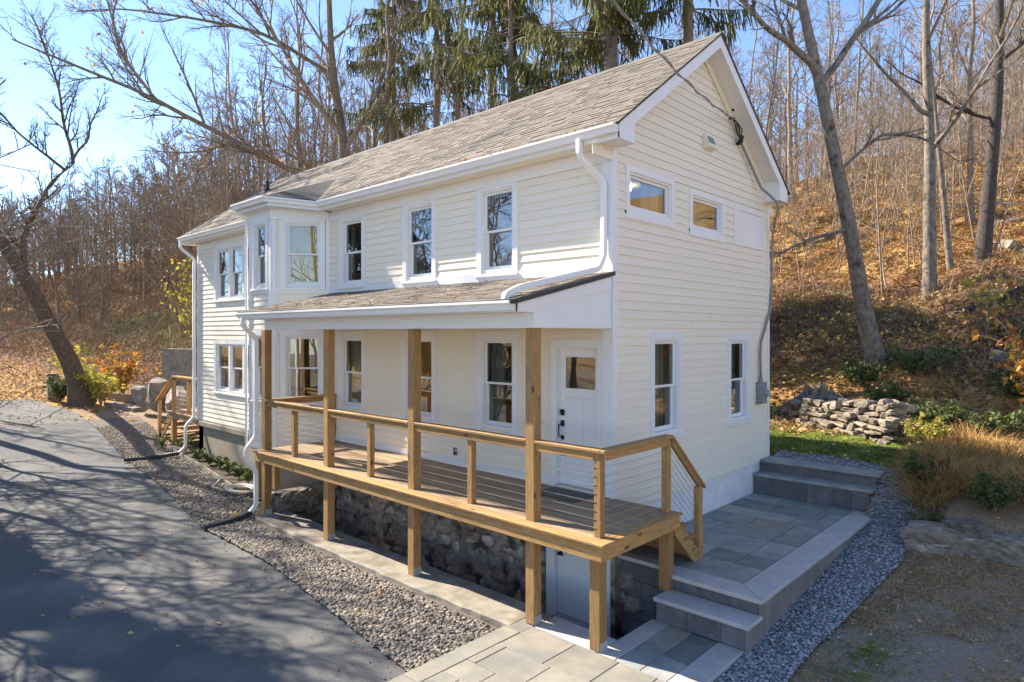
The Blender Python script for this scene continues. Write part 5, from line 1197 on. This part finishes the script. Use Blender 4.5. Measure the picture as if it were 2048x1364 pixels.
P = field(9000, rg, 15, 24, 1500, 2150, 5.0, 11); ribbons('bramble_thicket', P, rdirs(len(P), .7), rg.uniform(.4, 1.1, len(P)), .010, M['brushred'], 2, .6)
P = field(3000, rg, 15, 24, 1560, 2150, 3.0, 9); C_ = P + np.stack([0 * P[:, 0], 0 * P[:, 0], rg.uniform(.02, .4, len(P))], -1)
put('hill_ground_cover', leaves_mesh('hill_ground_cover', C_, .07, 22, .3), M['leaf_y2'], kind='stuff')
P = field(14000, rg, 30, 75, -150, 600, .8, 45); ribbons('tall_dead_brush', P, rdirs(len(P), 1.6), rg.uniform(1.0, 3.2, len(P)), .014, M['twig'], 44, .25, 2)
P = field(22000, rg, 24, 75, -150, 640, .4, 45); ribbons('dead_brush', P, rdirs(len(P), 1.3), rg.uniform(.4, 2.2, len(P)), .013, M['brush'], 3, .35, 2)
P = field(5000, rg, 22, 36, 60, 400, .2, 4); ribbons('bramble_thicket', P, rdirs(len(P), .6), rg.uniform(.3, .9, len(P)), .012, M['brushred'], 4, .6)
P = field(90000, rg, 11, 55, 1480, 2150, 1.2, 60); P[:, 2] += .03; me = leaves_mesh('fallen_leaves', P, .085, 7, .6); put('fallen_leaves', me, M['litter'], kind='stuff')
P = field(26000, rg, 22, 60, -120, 640, .3, 45); P[:, 2] += .03; me = leaves_mesh('fallen_leaves', P, .11, 8, .6); put('fallen_leaves', me, M['litter'], kind='stuff')
n = 2600; P = np.stack([rg.uniform(-.3, 6.5, n), rg.uniform(-2.5, 6, n)], -1); P = P[(P[:, 0] > 2.3)]; P = np.concatenate([P, (hgt(P[:, 0], P[:, 1]) + .02)[:, None]], 1)
put('fallen_leaves', leaves_mesh('fallen_leaves', P, .026, 9, .85), M['litter'], kind='stuff')
n = 420; P = np.stack([rg.uniform(-7, 0, n), rg.uniform(-1.98, -.1, n)], -1); k = rg.random(n) < np.where(P[:, 1] < -1.6, 1, .25); P = P[k]
put('fallen_leaves', leaves_mesh('fallen_leaves', np.concatenate([P, (3.13 + .225 * P[:, 1:2] + .03)], 1), .03, 10, .8), M['litter'], kind='stuff')
n = 500; x = rg.uniform(-14, .2, n); P = np.stack([x, np.full(n, -.40) + rg.normal(0, .03, n), np.full(n, 5.055) + rg.normal(0, .012, n)], -1); P = P[~((x > -10.3) & (x < -7))]
put('fallen_leaves', leaves_mesh('fallen_leaves', P, .024, 11, .7), M['litter'], kind='stuff')
n = 9000; x = rg.uniform(-62, -28.5, n); y = rg.uniform(-14, 5, n); k = rg.random(n) < .75; P = np.stack([x, y, hgt(x, y)], -1)
ribbons('dead_brush', P, rdirs(len(P), 1.1), rg.uniform(.3, 1.5, len(P)), .012, M['brush'], 33, .4)
n = 14000; x = rg.uniform(-60, -28, n); y = rg.uniform(-14, 6, n); put('fallen_leaves', leaves_mesh('fallen_leaves', np.stack([x, y, hgt(x, y) + .03], -1), .10, 34, .6), M['litter'], kind='stuff')
n = 160; P = np.stack([rg.uniform(-20, 1, n), rg.uniform(-6, -2.4, n)], -1); P = np.concatenate([P, (hgt(P[:, 0], P[:, 1]) + .06)[:, None]], 1); put('fallen_leaves', leaves_mesh('fallen_leaves', P, .035, 14, .9), M['litter'], kind='stuff')
n = 900; P = np.stack([rg.uniform(-31, -22, n), rg.uniform(-6, 1.5, n)], -1); P = np.concatenate([P, (hgt(P[:, 0], P[:, 1]) + .07)[:, None]], 1); put('fallen_leaves', leaves_mesh('fallen_leaves', P, .06, 13, .9), M['litter'], kind='stuff')
for lab, loc, k in (('single orange leaf lying on the pebbles near the curb', (-2.25, -2.25, -1.27), 'leaf_o'), ('single yellow leaf lying on the pebbles by the asphalt edge', (-1.98, -2.8, -1.27), 'leaf_y')):
    tag(put('fallen_leaf', leaves_mesh('fallen_leaf', np.array([loc]), .06, 3, .8), M[k]), lab, 'leaf')
# lawn, yard grass and the straw clumps on the right bank
n = 42000; P = np.stack([rg.uniform(-2.6, 2.7, n), rg.uniform(5.5, 10, n)], -1)
gm = sstep(5.55, 5.9, P[:, 1]) * (1 - sstep(9.0, 10.2, P[:, 1] + .25 * P[:, 0])) * sstep(-3, -1.5, P[:, 0]) * (1 - sstep(1.9, 2.6, P[:, 0] - .2 * (P[:, 1] - 5.5)))
P = P[rg.random(n) < gm]; P = np.concatenate([P, hgt(P[:, 0], P[:, 1])[:, None]], 1); ribbons('lawn_grass', P, rdirs(len(P), 1.1), rg.uniform(.05, .12, len(P)), .006, M['grassb'], 5, .4, 2)
n = 2600; P = np.stack([rg.normal(3.0, .32, n), rg.normal(.25, .65, n)], -1); P = P[P[:, 0] > 2.5]; P = np.concatenate([P, hgt(P[:, 0], P[:, 1])[:, None]], 1); ribbons('yard_grass', P, rdirs(len(P), .9), rg.uniform(.03, .09, len(P)), .004, M['oliveb'], 6, .5, 2)
n = 30000; P = np.stack([rg.uniform(2.7, 6.5, n), rg.uniform(-.5, 3.7, n)], -1); P = np.concatenate([P, hgt(P[:, 0], P[:, 1])[:, None]], 1); P = P[(P[:, 1] > .9 + .35 * np.sin(P[:, 0] * 2) - (P[:, 0] - 3) * .0)]; ribbons('dry_yard_grass', P, rdirs(len(P), .35), rg.uniform(.05, .18, len(P)), .005, M['yardgrass'], 7, .5, 2)
straw = [(2.9, 5.7), (3.5, 5.3), (4.2, 5.4), (3.2, 6.4), (4.0, 6.3), (4.8, 5.9), (2.7, 6.6), (3.6, 7.2), (4.6, 7.0), (5.4, 6.5), (3.0, 7.6), (2.9, 5.1), (5.3, 5.4)]
SB, SD, SL = [], [], []
for i, (x, y) in enumerate(straw):
    n = 750; a = rg.uniform(0, 6.28, n); r = .42 * np.sqrt(rg.random(n)); P = np.stack([x + r * np.cos(a), y + r * np.sin(a)], -1); P = np.concatenate([P, hgt(P[:, 0], P[:, 1])[:, None]], 1)
    D = unit(np.stack([np.cos(a) * r * 1.6, np.sin(a) * r * 1.6, .7 + 0 * a], -1) + rg.normal(0, .22, (n, 3)))
    SB.append(P); SD.append(D); SL.append(rg.uniform(.45, 1.05, n))
ribbons('tall_dry_grass', np.concatenate(SB), np.concatenate(SD), np.concatenate(SL), .006, M['straw'], 60, .45, 4)
def shrub(name, lab, x, y, w, hgt_, nst, nlf, m, seed, size=.05, cat='shrub', group=None, z=None, stemr=.008):
    rng = np.random.default_rng(seed); z0 = h1(x, y) if z is None else z; t_ = thing(name, lab, cat, (x, y, z0), group)
    a = rng.uniform(0, 6.28, nst); sp_ = rng.uniform(.2, 1, nst) * w
    tgt = np.stack([np.cos(a) * sp_, np.sin(a) * sp_, hgt_ * rng.uniform(.5, 1, nst)], -1); s = np.linspace(0, 1, 6)[None, :, None]
    P = tgt[:, None] * np.concatenate([s ** 1.3, s ** 1.3, s ** .8], -1) + rng.normal(0, .03 * w, (nst, 6, 3)) * s
    Rr = (stemr * (1 - .8 * s[..., 0])) * np.ones((nst, 1)) + .002; A = Acc(); A.add(*tubes(P, Rr, 4)); B, RB = children(rng, P, Rr, 5, .25, 1, .7, .4, 4, .1, .15, .7); A.add(*tubes(B, np.maximum(RB, .002), 3))
    o = bpy.data.objects.new('stem', A.mesh('stem')); o.data.materials.append(M['twig']); COL.objects.link(o); o.parent = t_
    pts = B.reshape(-1, 3); c = pts[rng.integers(0, len(pts), nlf)] + rng.normal(0, .07 * w, (nlf, 3)); c[:, 2] = np.abs(c[:, 2])
    o = bpy.data.objects.new('foliage', leaves_mesh('foliage', c, size, seed)); o.data.materials.append(M[m]); COL.objects.link(o); o.parent = t_
    return t_
shrub('shrub', 'bright green leafy shrub behind the low stone wall', 3.75, 4.55, .45, .5, 14, 900, 'leaf_g', 1, .04)
shrub('shrub', 'dark green shrub at the right end of the gravel strip', 2.72, 5.25, .45, .45, 14, 900, 'leaf_g', 2, .04)
shrub('shrub', 'low green weeds beside the left end of the low stone wall', 2.95, 4.2, .35, .3, 10, 500, 'leaf_g', 3, .035)
shrub('shrub', 'small golden leaved bush at the end of the dry stone wall', 2.35, 7.4, .4, .55, 12, 420, 'leaf_y', 4, .06)
shrub('shrub', 'orange leaved branch reaching over the thicket at the right', 3.9, 9.6, 1.2, 2.6, 10, 520, 'leaf_o', 5, .09, stemr=.014)
for i, (x, y, w) in enumerate(((.3, 10.6, .7), (2.3, 8.9, .8), (3.4, 9.0, .9), (1.5, 11.2, 1.0), (3.6, 10.6, 1.0), (.9, 10.0, .8))):
    shrub('shrub', ['green shrub right behind the jagged stump', 'low green shrub behind the end of the dry stone wall', 'green shrub between the dry grass and the thicket', 'tangled green shrub at the foot of the leaning beech', 'green shrub under the orange leaved branch', 'small green shrub beside the jagged stump'][i], x, y, w, .6, 14, 700, 'leaf_g', 20 + i, .06, group='green shrubs above the dry stone wall')
shrub('sapling', 'yellow leaved sapling in front of the dark tree', 2.6, 13.2, .8, 1.7, 6, 130, 'leaf_y', 30, .08, cat='sapling', stemr=.016)
for lab, x, y, w, hh, m_, sd_, nl in (('orange leaved shrub on the bank behind the gate post', -27.6, 1.8, 1.2, 2.6, 'leaf_o', 40, 420), ('yellow green shrub at the foot of the leaning tree', -26.0, .5, .9, 1.5, 'leaf_y', 41, 380), ('tall yellow leaved shrub deeper in the left woods', -30.5, 6.0, 1.5, 5.0, 'leaf_y', 42, 420), ('golden shrub on the left bank', -24.5, 3.2, 1.2, 2.0, 'leaf_o', 43, 260), ('low leafy bush by the gate post', -27.6, -.6, .7, 1.0, 'leaf_g', 44, 300), ('straggly yellow bush near the edge of the driveway', -31.5, 1.0, 1.5, 2.0, 'leaf_y', 45, 260), ('leafless orange tinted bush at the top of the left bank', -22.5, 5.2, 1.5, 2.4, 'leaf_o', 46, 200)):
    shrub('shrub', lab, x, y, w, hh, 16, nl, m_, sd_, .12, stemr=.016)
for i, (x, y) in enumerate(((-16.2, -.35), (-15.4, .0), (-13.7, -.25), (-12.9, -.3), (-12.2, -.3), (-11.4, -.4), (-10.7, -.45), (-9.9, -.6))):
    shrub('bed_plant', 'small dark green plant in the foundation bed, %s from the stoop' % ['first', 'second', 'third', 'fourth', 'fifth', 'sixth', 'seventh', 'eighth'][i], x, y, .22 if i > 1 else .35, .32 if i > 1 else .55, 9, 260, 'leaf_g', 50 + i, .045, cat='plant', group='small plants along the foundation', z=-1.30)
for i, (x, y) in enumerate(((-7.5, -1.9), (-24.6, -.1), (-21.6, .4))):
    n = 220; a = rg.uniform(0, 6.28, n); r = .16 * np.sqrt(rg.random(n)); P = np.stack([x + r * np.cos(a), y + r * np.sin(a)], -1); P = np.concatenate([P, (hgt(P[:, 0], P[:, 1]) + .06)[:, None]], 1)
    o = ribbons('grass_tuft', P, unit(rg.normal(0, .5, (n, 3)) + np.array([0, 0, .6])), rg.uniform(.1, .3, n), .006, M['straw'], 90 + i, .6, 3, kind=None)
    tag(o, ['dry yellow tuft beside the curb end', 'yellow tuft at the edge of the driveway', 'yellow tuft below the boulders'][i], 'grass tuft')
for lab, x, y, a, L, r, m_ in (('long fallen log lying across the slope behind the dark tree', 4.5, 24.5, .15, 6.5, .13, 'bark'), ('thin fallen trunk on the slope right of the straight tree', 4.0, 19.5, -.25, 4.5, .08, 'bark'), ('short mossy log in the thicket below the dark tree', 2.6, 15.0, .4, 2.2, .11, 'barkdark'), ('pale fallen trunk high on the slope', 2.0, 30.0, .1, 7.0, .12, 'beech'), ('fallen branch on the left bank', -27.0, 6.5, .5, 4.0, .07, 'bark')):
    pts = [(x + L * (t - .5) * math.cos(a), y + L * (t - .5) * math.sin(a)) for t in np.linspace(0, 1, 9)]
    tag(put('fallen_log', MB().tube([(p[0], p[1], h1(*p) + r * .6) for p in pts], [r * (1.1 - .5 * k / 8) for k in range(9)], 9).mesh('fallen_log'), M[m_], smooth=True), lab, 'log')
for i, (x, y, sz_) in enumerate(((3.0, 12.2, .5), (4.6, 13.0, .7), (.2, 14.0, .4), (5.5, 16.5, .8), (2.4, 20.0, .6))):
    o = stone(None, 'stone', (x, y, h1(x, y) + .1), (sz_, sz_ * .8, sz_ * .6), (.1, .2, i * 1.3), 'rock'); tag(o, ['rock half buried behind the orange leaved branch', 'flat rock in the thicket at the far right', 'small rock behind the leaning beech', 'large rock on the slope at the far right', 'rock on the slope behind the dark tree'][i], 'rock')
# old stump
n = 420; P = np.stack([rg.uniform(-1.5, 2.3, n), rg.uniform(5.7, 8.6, n)], -1); P = np.concatenate([P, (hgt(P[:, 0], P[:, 1]) + .05)[:, None]], 1); put('fallen_leaves', leaves_mesh('fallen_leaves', P, .04, 19, .7), M['litter'], kind='stuff')
stp = thing('tree_stump', 'jagged grey stump above the dry stone wall', 'stump', (-.44, 9.9, h1(-.44, 9.9)))
rg = np.random.default_rng(3); mb = MB(); nk = 18; z0 = h1(-.44, 9.9) - .15
rr = [[(.52 - .1 * l + rg.uniform(-.06, .06) + .1 * math.sin(k * 2.1)) for k in range(nk)] for l in range(4)]
V = []
for l in range(4):
    for k in range(nk):
        a = 2 * PI * k / nk; zz = z0 + [0, .22, .42, .48 + rg.uniform(0, .45)][l]; r = rr[l][k] * (1.35 if l == 0 else 1)
        V.append((-.44 + r * math.cos(a), 9.9 + r * math.sin(a), zz))
mb.add(V, [(l * nk + k, l * nk + (k + 1) % nk, (l + 1) * nk + (k + 1) % nk, (l + 1) * nk + k) for l in range(3) for k in range(nk)]); mb.add(V[-nk:], [tuple(range(nk))])
part('body', mb, M['bark'], stp)
for k in range(4):
    a = k * 1.6 + 3.6; part('root', MB().tube([(-.44 + .35 * math.cos(a), 9.9 + .35 * math.sin(a), z0 + .4), (-.44 + .8 * math.cos(a), 9.9 + .8 * math.sin(a), z0 + .15), (-.44 + 1.1 * math.cos(a), 9.9 + 1.1 * math.sin(a), z0 - .1)], [.14, .1, .05], 8), M['beech'], stp, smooth=True)
